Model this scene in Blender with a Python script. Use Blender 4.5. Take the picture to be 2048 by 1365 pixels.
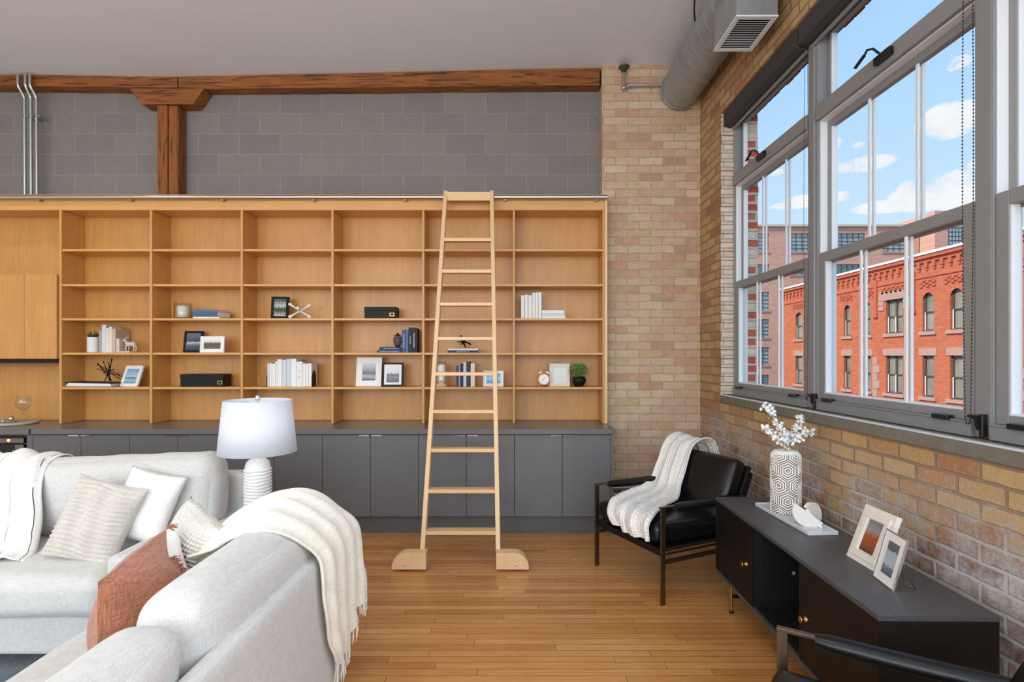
import bpy, bmesh, math, random
from mathutils import Vector, Matrix, noise as mnoise
random.seed(7)
sc = bpy.context.scene
for o in list(bpy.data.objects): bpy.data.objects.remove(o)
PI = math.pi
# ------------------------------------------------------------------ camera
F, CX, CY, H = 1090.0, 1031.0, 713.0, 1.544      # focal length in pixels, principal point, eye height
cam = bpy.data.objects.new('camera', bpy.data.cameras.new('camera'))
sc.collection.objects.link(cam); sc.camera = cam
cam.location = (0, 0, H); cam.rotation_euler = (PI/2, 0, 0)
cam.data.sensor_width = 36; cam.data.lens = 36*F/2048
cam.data.shift_x = -(CX-1024)/2048; cam.data.shift_y = (CY-682.5)/2048
cam.data.clip_start = 0.05; cam.data.clip_end = 500
sc.view_settings.view_transform = 'Standard'; sc.view_settings.look = 'None'
sc.view_settings.gamma = 1; sc.view_settings.use_curve_mapping = False
sc.view_settings.exposure = 0.0
def P(x, y, Y): return Vector(((x-CX)*Y/F, Y, H-(y-CY)*Y/F))
# ------------------------------------------------------------------ node helper
class NT:
    def __init__(s, tree): s.t = tree; s.n = tree.nodes; s.l = tree.links
    def node(s, typ, **kw):
        n = s.n.new(typ)
        for k, v in kw.items():
            if k == 'inp':
                for kk, vv in v.items(): s.set(n, kk, vv)
            else: setattr(n, k, v)
        return n
    def set(s, n, k, v):
        i = n.inputs[k]
        if hasattr(v, 'is_linked') or isinstance(v, bpy.types.NodeSocket): s.l.new(v, i)
        else:
            if isinstance(v, (tuple, list)) and len(v) == 3 and i.type == 'RGBA': v = (*v, 1)
            i.default_value = v
    def math(s, op, a, b=0.0, c=None, clamp=False):
        n = s.n.new('ShaderNodeMath'); n.operation = op; n.use_clamp = clamp
        s.set(n, 0, a); s.set(n, 1, b)
        if c is not None: s.set(n, 2, c)
        return n.outputs[0]
    def mix(s, f, a, b, bt='MIX'):
        n = s.n.new('ShaderNodeMix'); n.data_type = 'RGBA'; n.blend_type = bt
        s.set(n, 0, f); s.set(n, 6, a); s.set(n, 7, b); return n.outputs[2]
    def ramp(s, f, stops, interp='LINEAR'):
        n = s.n.new('ShaderNodeValToRGB'); n.color_ramp.interpolation = interp
        e = n.color_ramp.elements
        while len(e) < len(stops): e.new(0.5)
        for i, (p, c) in enumerate(stops):
            e[i].position = p; e[i].color = (*c, 1) if isinstance(c, (tuple, list)) else (c, c, c, 1)
        s.set(n, 0, f); return n.outputs[0]
    def noise(s, vec, scale, detail=3, rough=.55, dist=0):
        n = s.n.new('ShaderNodeTexNoise'); s.l.new(vec, n.inputs['Vector'])
        n.inputs['Scale'].default_value = scale; n.inputs['Detail'].default_value = detail
        n.inputs['Roughness'].default_value = rough; n.inputs['Distortion'].default_value = dist
        return n.outputs[0]
    def coords(s, kind='Object'):
        return s.n.new('ShaderNodeTexCoord').outputs[kind]
    def mapv(s, vec, scale=(1, 1, 1), loc=(0, 0, 0), rot=(0, 0, 0)):
        n = s.n.new('ShaderNodeMapping'); s.l.new(vec, n.inputs[0])
        n.inputs['Scale'].default_value = scale; n.inputs['Location'].default_value = loc
        n.inputs['Rotation'].default_value = rot; return n.outputs[0]
# ------------------------------------------------------------------ world: day sky with cumulus clouds
w = bpy.data.worlds.new('sky'); sc.world = w; w.use_nodes = True
w.node_tree.nodes.clear(); T = NT(w.node_tree)
gen = T.coords('Generated')
sep = T.node('ShaderNodeSeparateXYZ'); T.l.new(gen, sep.inputs[0])
az = T.math('ARCTAN2', sep.outputs[0], sep.outputs[1]); el = T.math('ARCSINE', sep.outputs[2])
skycol = T.ramp(T.math('MULTIPLY', el, 1/1.2), [(0, (.72, .88, 1.04)), (.16, (.62, .84, 1.06)), (.34, (.46, .73, 1.06)), (.7, (.31, .57, 1.0)), (1, (.26, .50, .96))])
CL = [(1903, 240, 66, 36), (1872, 250, 42, 22), (1730, 328, 60, 16), (1920, 124, 24, 14), (1908, 134, 16, 8), (1905, 380, 62, 36), (1850, 395, 80, 26), (1820, 380, 26, 20),
      (1780, 412, 80, 13), (1665, 288, 18, 14), (1662, 325, 16, 9), (1718, 291, 14, 7), (1600, 404, 34, 13), (1682, 393, 30, 10),
      (1567, 412, 28, 7), (2042, 218, 22, 15), (2052, 362, 30, 26), (1975, 330, 40, 22), (1550, 345, 20, 8)]
n1 = T.noise(gen, 17, 9, .66); n2 = T.noise(gen, 60, 6, .7)
tot = None
for (px, py, rx, ry) in CL:
    def ae(x, y):
        v = Vector(((x-CX)/F, 1, (CY-y)/F)).normalized(); return math.atan2(v.x, v.y), math.asin(v.z)
    a0, e0 = ae(px, py); a1 = ae(px+rx, py)[0]-ae(px-rx, py)[0]; e1 = ae(px, py-ry)[1]-ae(px, py+ry)[1]
    da = T.math('MULTIPLY', T.math('SUBTRACT', az, a0), 2/a1); de = T.math('MULTIPLY', T.math('SUBTRACT', el, e0), 2/e1)
    # flatter underside
    r2 = T.math('ADD', T.math('MULTIPLY', da, da), T.math('MULTIPLY', de, de))
    g = T.math('MULTIPLY', T.math('SUBTRACT', 1.5, r2, clamp=True), .85)
    tot = g if tot is None else T.math('MAXIMUM', tot, g)
nn = T.math('ADD', T.math('MULTIPLY', T.math('SUBTRACT', n1, .5), 5.0), T.math('MULTIPLY', T.math('SUBTRACT', n2, .5), 2.6))
dens = T.math('MULTIPLY', tot, T.math('ADD', 1.0, nn))
cm = T.ramp(dens, [(.24, 0.0), (.62, .85), (.95, 1.0)])
cloudcol = T.mix(T.ramp(n1, [(.35, 0.0), (.62, 1.0)]), (.80, .85, .93), (1.0, 1.0, 1.0))
sky = T.mix(T.math('MULTIPLY', cm, .93), skycol, cloudcol)
below = T.math('LESS_THAN', sep.outputs[2], -0.02)
# over the rest of the dome a bright thin cloud cover (north and overhead), as on such a hazy day
sky = T.mix(below, sky, (.34, .33, .33))
bg = T.node('ShaderNodeBackground'); T.l.new(sky, bg.inputs[0]); bg.inputs[1].default_value = 1.0
out = T.node('ShaderNodeOutputWorld'); T.l.new(bg.outputs[0], out.inputs[0])
# ------------------------------------------------------------------ sun and large lights
def light(name, kind, loc, rot, energy, color=(1, 1, 1), **kw):
    d = bpy.data.lights.new(name, kind); d.energy = energy; d.color = color
    for k, v in kw.items(): setattr(d, k, v)
    o = bpy.data.objects.new(name, d); sc.collection.objects.link(o); o.location = loc; o.rotation_euler = rot
    return o
sun = light('sun', 'SUN', (-30, -10, 40), (0, 0, 0), 3.9, (1, .96, .9), angle=math.radians(12))
sun.rotation_euler = Vector((.70, .26, -.62)).to_track_quat('-Z', 'Y').to_euler()
# added fill lamps lifting the interior: open rear end and unseen right-hand opening
light('rear_fill_lamp', 'AREA', (-2.2, -3.9, 2.35), (PI/2, 0, PI), 380, (.90, .95, 1), shape='RECTANGLE', size=7.6, size_y=3.0).rotation_euler = (PI/2+.30, 0, 0)
light('side_fill_lamp', 'AREA', (1.86, -0.55, 2.45), (0, PI/2, 0), 85, (.90, .95, 1), shape='RECTANGLE', size=2.3, size_y=4.2)
for i, (x, y) in enumerate([(-4.2, 3.7), (-2.2, 1.2), (-4.4, 1.2), (-.6, .9)]):
    light('ceiling_downlight', 'AREA', (x, y, 4.2), (0, 0, 0), 9, (1, .95, .88), shape='DISK', size=.16, spread=math.radians(140))
# ------------------------------------------------------------------ mesh builder
class MB:
    def __init__(s): s.v = []; s.f = []; s.uv = None; s.smooth = set(); s.M = Matrix()
    def add(s, vs, fs, sm=False):
        b = len(s.v); s.v += [s.M @ Vector(v) for v in vs]
        for f in fs:
            if sm: s.smooth.add(len(s.f))
            s.f.append([i+b for i in f])
        return s
    def box(s, x0, x1, y0, y1, z0, z1):
        vs = [(x, y, z) for z in (z0, z1) for y in (y0, y1) for x in (x0, x1)]
        return s.add(vs, [(0, 2, 3, 1), (4, 5, 7, 6), (0, 1, 5, 4), (2, 6, 7, 3), (0, 4, 6, 2), (1, 3, 7, 5)])
    def hexa(s, lo, hi):      # two quads (ccw seen from above) joined
        return s.add(list(lo)+list(hi), [(3, 2, 1, 0), (4, 5, 6, 7), (0, 1, 5, 4), (1, 2, 6, 5), (2, 3, 7, 6), (3, 0, 4, 7)])
    def prism(s, poly, axis, a, b, sm=False):   # poly in the two other axes, extruded from a to b
        def mk(p, c): return {'x': (c, p[0], p[1]), 'y': (p[0], c, p[1]), 'z': (p[0], p[1], c)}[axis]
        n = len(poly); vs = [mk(p, a) for p in poly]+[mk(p, b) for p in poly]
        s.add(vs, [list(range(n))[::-1], list(range(n, 2*n))])
        return s.add(vs, [(i, (i+1) % n, (i+1) % n+n, i+n) for i in range(n)], sm)
    def tube(s, pts, r, n=10, closed=False, flat=1.0, cap=True):
        pts = [Vector(p) for p in pts]; m = len(pts); rr = r if isinstance(r, (list, tuple)) else [r]*m
        vs = []; up = None
        for i, p in enumerate(pts):
            t = (pts[(i+1) % m]-pts[i-1]) if closed else (pts[min(i+1, m-1)]-pts[max(i-1, 0)])
            t.normalize()
            if up is None:
                up = Vector((0, 0, 1)) if abs(t.z) < .9 else Vector((1, 0, 0))
            a = t.cross(up).normalized(); b = a.cross(t).normalized(); up = b
            for k in range(n):
                th = 2*PI*k/n; vs.append(p+a*math.cos(th)*rr[i]+b*math.sin(th)*rr[i]*flat)
        fs = []
        for i in range(m if closed else m-1):
            for k in range(n):
                j = (i+1) % m; fs.append((i*n+k, i*n+(k+1) % n, j*n+(k+1) % n, j*n+k))
        s.add(vs, fs, True)
        if cap and not closed: s.add(vs[:n], [list(range(n))[::-1]]); s.add(vs[-n:], [list(range(n))])
        return s
    def cyl(s, a, b, r, n=16, r2=None): return s.tube([a, b], [r, r2 if r2 is not None else r], n)
    def bar(s, a, b, w, h):     # rectangular bar from a to b, w horizontal, h the other way
        a, b = Vector(a), Vector(b); t = (b-a).normalized()
        up = Vector((0, 0, 1)) if abs(t.z) < .95 else Vector((0, 1, 0))
        x = t.cross(up).normalized()*w/2; y = x.cross(t).normalized()*h/2
        lo = [a-x-y, a+x-y, a+x+y, a-x+y]; hi = [p+(b-a) for p in lo]
        return s.hexa(lo, hi)
    def lathe(s, prof, n=32, c=(0, 0, 0)):
        vs = []; fs = []
        for (r, z) in prof:
            for k in range(n):
                th = 2*PI*k/n; vs.append((c[0]+r*math.cos(th), c[1]+r*math.sin(th), c[2]+z))
        for i in range(len(prof)-1):
            for k in range(n): fs.append((i*n+k, i*n+(k+1) % n, (i+1)*n+(k+1) % n, (i+1)*n+k))
        return s.add(vs, fs, True)
    def sphere(s, c, r, n=12, sq=(1, 1, 1)):
        vs = []; fs = []; m = n//2
        for i in range(m+1):
            ph = -PI/2+PI*i/m
            for k in range(n):
                th = 2*PI*k/n
                vs.append((c[0]+r*sq[0]*math.cos(ph)*math.cos(th), c[1]+r*sq[1]*math.cos(ph)*math.sin(th), c[2]+r*sq[2]*math.sin(ph)))
        for i in range(m):
            for k in range(n): fs.append((i*n+k, i*n+(k+1) % n, (i+1)*n+(k+1) % n, (i+1)*n+k))
        return s.add(vs, fs, True)
    def rbox(s, c, size, r, n=10, bulge=(0, 0, 0), wr=0, seed=0, M=None):   # soft cushion: rounded box with puffed faces
        hx, hy, hz = [q/2 for q in size]; vs = {}; fl = []; L = []
        def key(p): return (round(p[0], 4), round(p[1], 4), round(p[2], 4))
        faces = []
        ng = [n]*3
        for ax in range(3):
            for sg in (-1, 1):
                for i in range(n):
                    for j in range(n):
                        q = []
                        for (a, b) in ((0, 0), (1, 0), (1, 1), (0, 1)):
                            u = -1+2*(i+a)/n; v = -1+2*(j+b)/n; u = math.sin(u*PI/2*.96)/math.sin(PI/2*.96); v = math.sin(v*PI/2*.96)/math.sin(PI/2*.96)
                            p = [0, 0, 0]; p[ax] = sg; p[(ax+1) % 3] = u; p[(ax+2) % 3] = v; q.append(tuple(p))
                        if sg < 0: q = q[::-1]
                        idx = []
                        for p in q:
                            k = key(p)
                            if k not in vs:
                                vs[k] = len(L)
                                X = Vector((p[0]*hx, p[1]*hy, p[2]*hz)); inn = Vector([max(-(h-r), min(h-r, q_)) for q_, h in zip(X, (hx, hy, hz))])
                                d = X-inn
                                if d.length > 1e-6: X = inn+d.normalized()*min(r, d.length*1.0) if d.length > r else X
                                u, v, w_ = p
                                X.x += math.copysign(1, u)*abs(u)**2*bulge[0]*(1-v*v)*(1-w_*w_)
                                X.y += math.copysign(1, v)*abs(v)**2*bulge[1]*(1-u*u)*(1-w_*w_)
                                X.z += math.copysign(1, w_)*abs(w_)**2*bulge[2]*(1-u*u)*(1-v*v)
                                if wr:
                                    nv = mnoise.noise_vector(X*6+Vector((seed, seed*2, 0))); X += nv*wr
                                    nv = mnoise.noise_vector(X*17+Vector((seed, 3, seed))); X += nv*wr*.35
                                if M is not None: X = M @ X
                                L.append(X+Vector(c))
                            idx.append(vs[k])
                        fl.append(idx)
        return s.add(L, fl, True)
    def pillow(s, W, Ht, T_, n=26, pinch=.07, wr=.006, seed=0, fn=None):   # knife-edge pillow standing in local xz, thickness along y
        for sg in (-1, 1):
            vs = []; fs = []
            for i in range(n+1):
                for j in range(n+1):
                    u = -1+2*i/n; v = -1+2*j/n
                    x = u*W/2*(1-pinch*(1-v*v)*u*u); z = v*Ht/2*(1-pinch*(1-u*u)*v*v)
                    e = max(0, (1-u**4)*(1-v**4)); t = T_/2*e**.55*(1-.25*(u*u+v*v)/2)
                    q = Vector((x*7+seed, z*7, seed)); dn = mnoise.noise(q)*wr*2+mnoise.noise(q*2.7)*wr
                    t += dn*min(1, e*3)
                    if fn: t += fn(x, z)*min(1, e*4)
                    vs.append((x, sg*t, z))
            for i in range(n):
                for j in range(n):
                    a = i*(n+1)+j; q = (a, a+n+1, a+n+2, a+1); fs.append(q if sg < 0 else q[::-1])
            s.add(vs, fs, True)
        return s
    def build(s, name, mat, parent=None, bevel=0, uv=None, weld=False, sub=0, col=None, seg=2):
        me = bpy.data.meshes.new(name); me.from_pydata([tuple(v) for v in s.v], [], s.f); me.validate()
        if len(s.smooth):
            for i, p in enumerate(me.polygons): p.use_smooth = i in s.smooth
        if s.uv or uv:
            U = me.uv_layers.new(name='UVMap'); src = uv or s.uv
            for l in me.loops: U.data[l.index].uv = src[l.vertex_index]
        if col:
            a = me.color_attributes.new('Col', 'FLOAT_COLOR', 'POINT')
            for i, c in enumerate(col): a.data[i].color = (c, c, c, 1)
        if weld:
            b = bmesh.new(); b.from_mesh(me); bmesh.ops.remove_doubles(b, verts=b.verts, dist=1e-5); b.to_mesh(me); b.free()
        me.materials.append(mat)
        o = bpy.data.objects.new(name, me); sc.collection.objects.link(o)
        if parent: o.parent = parent
        if bevel:
            m = o.modifiers.new('bevel', 'BEVEL'); m.width = bevel; m.segments = seg; m.limit_method = 'ANGLE'; m.angle_limit = math.radians(40)
        if sub:
            m = o.modifiers.new('sub', 'SUBSURF'); m.levels = sub; m.render_levels = sub
        return o
def thing(name, label, cat, loc=(0, 0, 0), rz=0, group=None):
    o = bpy.data.objects.new(name, None); sc.collection.objects.link(o); o.location = loc; o.rotation_euler = (0, 0, rz)
    o.empty_display_size = .1; return tag(o, label, cat, group)
def tag(o, label, cat, group=None, kind=None):
    if label: o['label'] = label
    if cat: o['category'] = cat
    if group: o['group'] = group
    if kind: o['kind'] = kind
    return o
def struct(o): o['kind'] = 'structure'; return o
# ------------------------------------------------------------------ materials
MATS = {}
def lin(r, g, b): return tuple(((c/255)/12.92 if c/255 <= .04045 else ((c/255+.055)/1.055)**2.4) for c in (r, g, b))
def newmat(name):
    m = bpy.data.materials.new(name); m.use_nodes = True; m.node_tree.nodes.clear(); T = NT(m.node_tree)
    b = T.node('ShaderNodeBsdfPrincipled'); o = T.node('ShaderNodeOutputMaterial'); T.l.new(b.outputs[0], o.inputs[0])
    return m, T, b, o
def bump(T, b, h, strength=.3, dist=.01):
    n = T.node('ShaderNodeBump'); n.inputs['Strength'].default_value = strength; n.inputs['Distance'].default_value = dist
    T.l.new(h, n.inputs['Height']); T.l.new(n.outputs[0], b.inputs['Normal'])
def mat(name, c, rough=.5, metal=0, var=.06, vs=8, bs=0, bscale=60, emit=None, spec=None, coat=0, stretch=(1, 1, 1)):
    if name in MATS: return MATS[name]
    m, T, b, o = newmat(name); v = T.mapv(T.coords(), stretch)
    n = T.noise(v, vs, 4)
    c = tuple(c)
    T.set(b, 'Base Color', T.mix(n, tuple(x*(1-var*1.6) for x in c), tuple(min(1, x*(1+var*1.6)) for x in c)))
    b.inputs['Roughness'].default_value = rough; b.inputs['Metallic'].default_value = metal
    if spec is not None: b.inputs['Specular IOR Level'].default_value = spec
    if coat: b.inputs['Coat Weight'].default_value = coat; b.inputs['Coat Roughness'].default_value = .15
    if bs: bump(T, b, T.noise(v, bscale, 4), bs, .004)
    if emit: b.inputs['Emission Color'].default_value = (*emit[0], 1); b.inputs['Emission Strength'].default_value = emit[1]
    MATS[name] = m; return m
def glassmat(name, tint=(1, 1, 1), refl=1.0, rough=0.0):
    m = bpy.data.materials.new(name); m.use_nodes = True; m.node_tree.nodes.clear(); T = NT(m.node_tree)
    tr = T.node('ShaderNodeBsdfTransparent'); tr.inputs[0].default_value = (*tint, 1)
    gl = T.node('ShaderNodeBsdfGlossy'); gl.inputs['Roughness'].default_value = rough
    fr = T.node('ShaderNodeFresnel'); fr.inputs[0].default_value = 1.45; ge = T.node('ShaderNodeNewGeometry'); refl = T.math('MULTIPLY', T.math('SUBTRACT', 1.0, ge.outputs['Backfacing']), refl)
    mx = T.node('ShaderNodeMixShader'); T.l.new(T.math('MULTIPLY', fr.outputs[0], refl, clamp=True), mx.inputs[0])
    T.l.new(tr.outputs[0], mx.inputs[1]); T.l.new(gl.outputs[0], mx.inputs[2])
    o = T.node('ShaderNodeOutputMaterial'); T.l.new(mx.outputs[0], o.inputs[0]); return m
def brickmat(name, plane, bw, rh, mortar, stops, mcol, bstr=.6, noise_amt=.35, eff=None, low=None, off=(0, 0), msmooth=.3, warp=.006, holes=False, sq=1):
    m, T, b, o = newmat(name)
    co = T.coords(); sp = T.node('ShaderNodeSeparateXYZ'); T.l.new(co, sp.inputs[0])
    cb = T.node('ShaderNodeCombineXYZ'); T.l.new(sp.outputs[0 if plane == 'x' else 1], cb.inputs[0]); T.l.new(sp.outputs[2], cb.inputs[1])
    wn = T.node('ShaderNodeTexNoise'); T.l.new(co, wn.inputs['Vector']); wn.inputs['Scale'].default_value = 7; wn.inputs['Detail'].default_value = 4
    va = T.node('ShaderNodeVectorMath', operation='SUBTRACT'); T.l.new(wn.outputs[1], va.inputs[0]); va.inputs[1].default_value = (.5, .5, .5)
    vb = T.node('ShaderNodeVectorMath', operation='SCALE'); T.l.new(va.outputs[0], vb.inputs[0]); vb.inputs['Scale'].default_value = warp*2
    vc = T.node('ShaderNodeVectorMath', operation='ADD'); T.l.new(cb.outputs[0], vc.inputs[0]); T.l.new(vb.outputs[0], vc.inputs[1])
    v = T.mapv(vc.outputs[0], loc=(off[0], off[1], 0))
    br = T.node('ShaderNodeTexBrick'); T.l.new(v, br.inputs['Vector'])
    for k, q in (('Color1', (0, 0, 0, 1)), ('Color2', (1, 1, 1, 1)), ('Mortar', (.5, .5, .5, 1)), ('Scale', 1.0), ('Mortar Size', mortar), ('Mortar Smooth', msmooth), ('Bias', 0.0), ('Brick Width', bw), ('Row Height', rh)):
        br.inputs[k].default_value = q
    br.offset = .5; br.squash = 1.0
    colr = T.ramp(br.outputs[0], stops, 'LINEAR')
    n1 = T.noise(co, 14, 6, .65); n2 = T.noise(co, 60, 5, .7); n0 = T.noise(co, 2.2, 4, .6)
    colr = T.mix(T.math('MULTIPLY', T.ramp(n1, [(.35, 0.0), (.7, 1.0)]), noise_amt), colr, T.mix(.5, colr, (.12, .07, .04)))
    colr = T.mix(T.math('MULTIPLY', T.ramp(n2, [(.45, 0.0), (.75, 1.0)]), noise_amt*.8), colr, (.62, .54, .45))
    if low:     # redder bricks in the lower courses: a different batch of bricks
        (z0, z1, stops2) = low
        mk = T.ramp(T.math('ADD', T.math('DIVIDE', T.math('SUBTRACT', z1, sp.outputs[2]), z1-z0), T.math('MULTIPLY', T.math('SUBTRACT', n0, .5), 1.6)), [(.25, 0.0), (.75, 1.0)])
        colr = T.mix(mk, colr, T.mix(T.math('MULTIPLY', n1, .5), T.ramp(br.outputs[0], stops2), (.2, .12, .08)))
    mc = T.mix(n1, mcol, tuple(x*.7 for x in mcol))
    col = T.mix(br.outputs['Fac'], colr, mc)
    if low: col = T.mix(T.math('MULTIPLY', T.math('MULTIPLY', br.outputs['Fac'], mk), .8), col, lin(206, 204, 200))
    if eff:     # white lime bloom
        (z0, z1, amt) = eff
        ez = T.math('DIVIDE', T.math('SUBTRACT', z1, sp.outputs[2]), z1-z0, clamp=True)
        em = T.math('MULTIPLY', T.math('MULTIPLY', T.ramp(T.math('ADD', T.math('MULTIPLY', n0, .55), T.math('MULTIPLY', n1, .5)), [(.42, 0.0), (.60, 1.0)]), ez), amt)
        em = T.math('MULTIPLY', em, T.ramp(n2, [(.3, .35), (.6, 1.0)]))
        col = T.mix(em, col, (.62, .60, .58))
    T.set(b, 'Base Color', col); b.inputs['Roughness'].default_value = .93; b.inputs['Specular IOR Level'].default_value = .2
    h = T.math('ADD', T.math('MULTIPLY', T.math('SUBTRACT', 1, br.outputs['Fac']), .8), T.math('ADD', T.math('MULTIPLY', n2, .35), T.math('MULTIPLY', n1, .35)))
    bump(T, b, h, bstr, .012)
    return m
def woodmat(name, c, c2, axis='z', scale=1.0, rough=.4, coat=0, fig=.5, knots=0.0):
    m, T, b, o = newmat(name); st = {'x': (.8, 14, 14), 'y': (14, .8, 14), 'z': (14, 14, .8)}[axis]
    co = T.coords(); v = T.mapv(co, tuple(q*scale for q in st))
    a = T.noise(v, 3, 6, .6, .6); f = T.noise(T.mapv(co, tuple((q*.3+1)*scale for q in st)), 1.4, 4, .6, 1.4); d = T.noise(v, 16, 3, .7)
    k = T.math('ADD', T.math('MULTIPLY', a, .45), T.math('ADD', T.math('MULTIPLY', f, fig), T.math('MULTIPLY', d, .2)))
    col = T.ramp(k, [(.28, tuple(c2)), (.85, tuple(c))])
    if knots:
        vo = T.node('ShaderNodeTexVoronoi'); T.l.new(T.mapv(co, {'x': (1.1, 6, 6), 'z': (6, 6, 1.2)}[axis]), vo.inputs['Vector']); vo.inputs['Scale'].default_value = 1.2
        kk = T.ramp(vo.outputs['Distance'], [(.03, 1.0), (.13, 0.0)])
        cr = T.ramp(T.noise(T.mapv(co, tuple(q*1.2 for q in st)), 1.5, 3, .5, 2.5), [(.545, 0.0), (.65, 1.0)])
        col = T.mix(T.math('MULTIPLY', T.math('MAXIMUM', kk, cr), knots), col, (.035, .016, .008))
    T.set(b, 'Base Color', col); b.inputs['Roughness'].default_value = rough
    if coat: b.inputs['Coat Weight'].default_value = coat; b.inputs['Coat Roughness'].default_value = .25
    bump(T, b, k, .08 if not knots else .35, .004); MATS[name] = m; return m
def fabricmat(name, c, scale=260, bs=.35, var=.06, rib=None, sheen=.3, stripes=None):
    m, T, b, o = newmat(name); co = T.coords()
    wx = T.noise(T.mapv(co, (1, 1, .12)), scale, 2, .5); wz = T.noise(T.mapv(co, (.12, .12, 1)), scale, 2, .5); n = T.noise(co, 5, 3)
    wv = T.math('ADD', wx, wz)
    k = T.math('ADD', T.math('MULTIPLY', T.math('SUBTRACT', wv, 1.0), 2.0), T.math('MULTIPLY', T.math('SUBTRACT', n, .5), .6))
    col = T.mix(T.math('ADD', k, .5, clamp=True), tuple(x*(1-var*2.2) for x in c), tuple(min(1, x*(1+var*1.6)) for x in c))
    if stripes:
        uv = T.coords('UV'); su = T.node('ShaderNodeSeparateXYZ'); T.l.new(uv, su.inputs[0])
        wob = T.math('ADD', su.outputs[0], T.math('MULTIPLY', T.math('SUBTRACT', T.noise(uv, 5, 2), .5), .05))
        acc = None
        for (p, wd) in stripes:
            q = T.math('LESS_THAN', T.math('ABSOLUTE', T.math('SUBTRACT', wob, p)), wd)
            acc = q if acc is None else T.math('MAXIMUM', acc, q)
        dash = T.math('GREATER_THAN', T.noise(T.mapv(uv, (1, 3, 1)), 2.4, 1), .40)
        col = T.mix(T.math('MULTIPLY', acc, dash), col, (.03, .03, .035))
    T.set(b, 'Base Color', col); b.inputs['Roughness'].default_value = .92; b.inputs['Sheen Weight'].default_value = sheen
    b.inputs['Specular IOR Level'].default_value = .15
    h = wv
    if rib:
        uv = T.coords('UV') if rib[0] == 'uv' else co; sr = T.node('ShaderNodeSeparateXYZ'); T.l.new(uv, sr.inputs[0])
        s1 = T.math('SINE', T.math('MULTIPLY', sr.outputs[rib[1]], rib[2])); s2 = T.math('SINE', T.math('MULTIPLY', sr.outputs[rib[3]], rib[4]))
        h = T.math('ADD', T.math('MULTIPLY', wv, .3), T.math('ADD', s1, T.math('MULTIPLY', s2, .6)))
    bump(T, b, h, bs, .003); MATS[name] = m; return m

M_maple = woodmat('maple_plywood', lin(220, 164, 92), lin(186, 128, 62), 'z', 1.0, .42, .15)
M_mapleX = woodmat('maple_plywood_edge', lin(226, 174, 104), lin(200, 144, 76), 'x', 1.0, .42, .15)
M_ladder = woodmat('pale_maple_ladder', lin(240, 206, 160), lin(222, 180, 130), 'z', .8, .38, .15)
M_ladderX = woodmat('pale_maple_treads', lin(240, 200, 150), lin(222, 178, 124), 'x', .8, .38, .15)
M_timber = woodmat('old_timber', lin(170, 102, 42), lin(82, 44, 18), 'x', .8, .7, 0, .6, .9)
M_timberZ = woodmat('old_timber_upright', lin(160, 92, 32), lin(84, 44, 16), 'z', .8, .7, 0, .6, .9)
M_gray = mat('grey_lacquer', lin(104, 104, 105), .38, var=.02, vs=3)
M_graytop = mat('grey_worktop', lin(108, 106, 106), .28, var=.03, vs=5)
M_kick = mat('grey_plinth', lin(92, 91, 92), .5, var=.02)
M_dark = mat('dark_gap', (.006, .006, .006), .8, var=.02)
M_ceil = mat('ceiling_paint', lin(232, 238, 244), .9, var=.012, vs=1.2, bs=.03, bscale=200)
M_white = mat('white_paint', lin(238, 236, 232), .5, var=.02)
M_cream = mat('cream_matte', lin(232, 224, 212), .7, var=.03)
M_steel = mat('brushed_steel', (.55, .53, .51), .3, 1, var=.08, vs=4, stretch=(.2, 20, 20))
M_galv = mat('galvanised_steel', (.36, .385, .40), .40, .45, var=.14, vs=14)
M_galvp = mat('galvanised_pipe', (.50, .53, .52), .35, 1, var=.12, vs=20)
M_black = mat('black_satin', (.006, .006, .0065), .5, var=.1, spec=.25)
M_blackpl = mat('black_plastic', (.008, .008, .008), .35, var=.1)
M_leather = mat('black_leather', (.005, .005, .006), .33, var=.15, vs=30, bs=.12, bscale=120, spec=.42)
M_bronze = mat('dark_bronze_metal', (.16, .11, .08), .34, .9, var=.15, vs=20)
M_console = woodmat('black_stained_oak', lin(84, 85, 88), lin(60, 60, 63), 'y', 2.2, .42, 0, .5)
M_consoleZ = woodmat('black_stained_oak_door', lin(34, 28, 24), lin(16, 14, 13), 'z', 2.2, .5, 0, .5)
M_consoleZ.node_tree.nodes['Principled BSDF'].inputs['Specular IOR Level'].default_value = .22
M_consoleD = mat('console_inside_shade', (.004, .004, .004), .6, var=.1)  # near-black: shade of the open bay put into the colour
M_brass = mat('aged_brass', (.52, .34, .13), .3, 1, var=.1)
M_chrome = mat('chrome', (.8, .8, .8), .12, 1, var=.02)
M_winf = mat('grey_window_aluminium', lin(138, 139, 140), .42, var=.02, vs=3)
M_palelit = mat('pale_lit_metal', lin(234, 236, 238), .45, var=.02, vs=3)  # paler copy of the frame grey with daylight painted in; also muntins, grille
M_shade = mat('charcoal_shade_fabric', lin(62, 61, 62), .8, var=.03)
M_concrete = mat('sill_concrete', lin(122, 116, 104), .85, var=.22, vs=16, bs=.5, bscale=40)
M_ceramic = mat('white_ceramic', lin(230, 228, 222), .28, var=.015, coat=.3)
M_marble = mat('pale_marble', lin(212, 216, 220), .35, var=.05, vs=10)
M_sofa = fabricmat('pale_grey_linen', lin(208, 207, 203), 240, .3, .05)
M_throwc = fabricmat('cream_wool', lin(244, 238, 222), 160, .5, .04, sheen=.6)
M_throww = fabricmat('white_knit', lin(246, 242, 234), 130, .8, .03, rib=('uv', 0, 150, 1, 200), sheen=.4)
M_throws = fabricmat('white_striped_cotton', lin(240, 238, 234), 200, .4, .04, stripes=[(.30, .003), (.52, .003), (.70, .003), (.93, .0035)])
M_rust = fabricmat('rust_weave', lin(176, 114, 86), 230, .7, .16)
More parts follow.
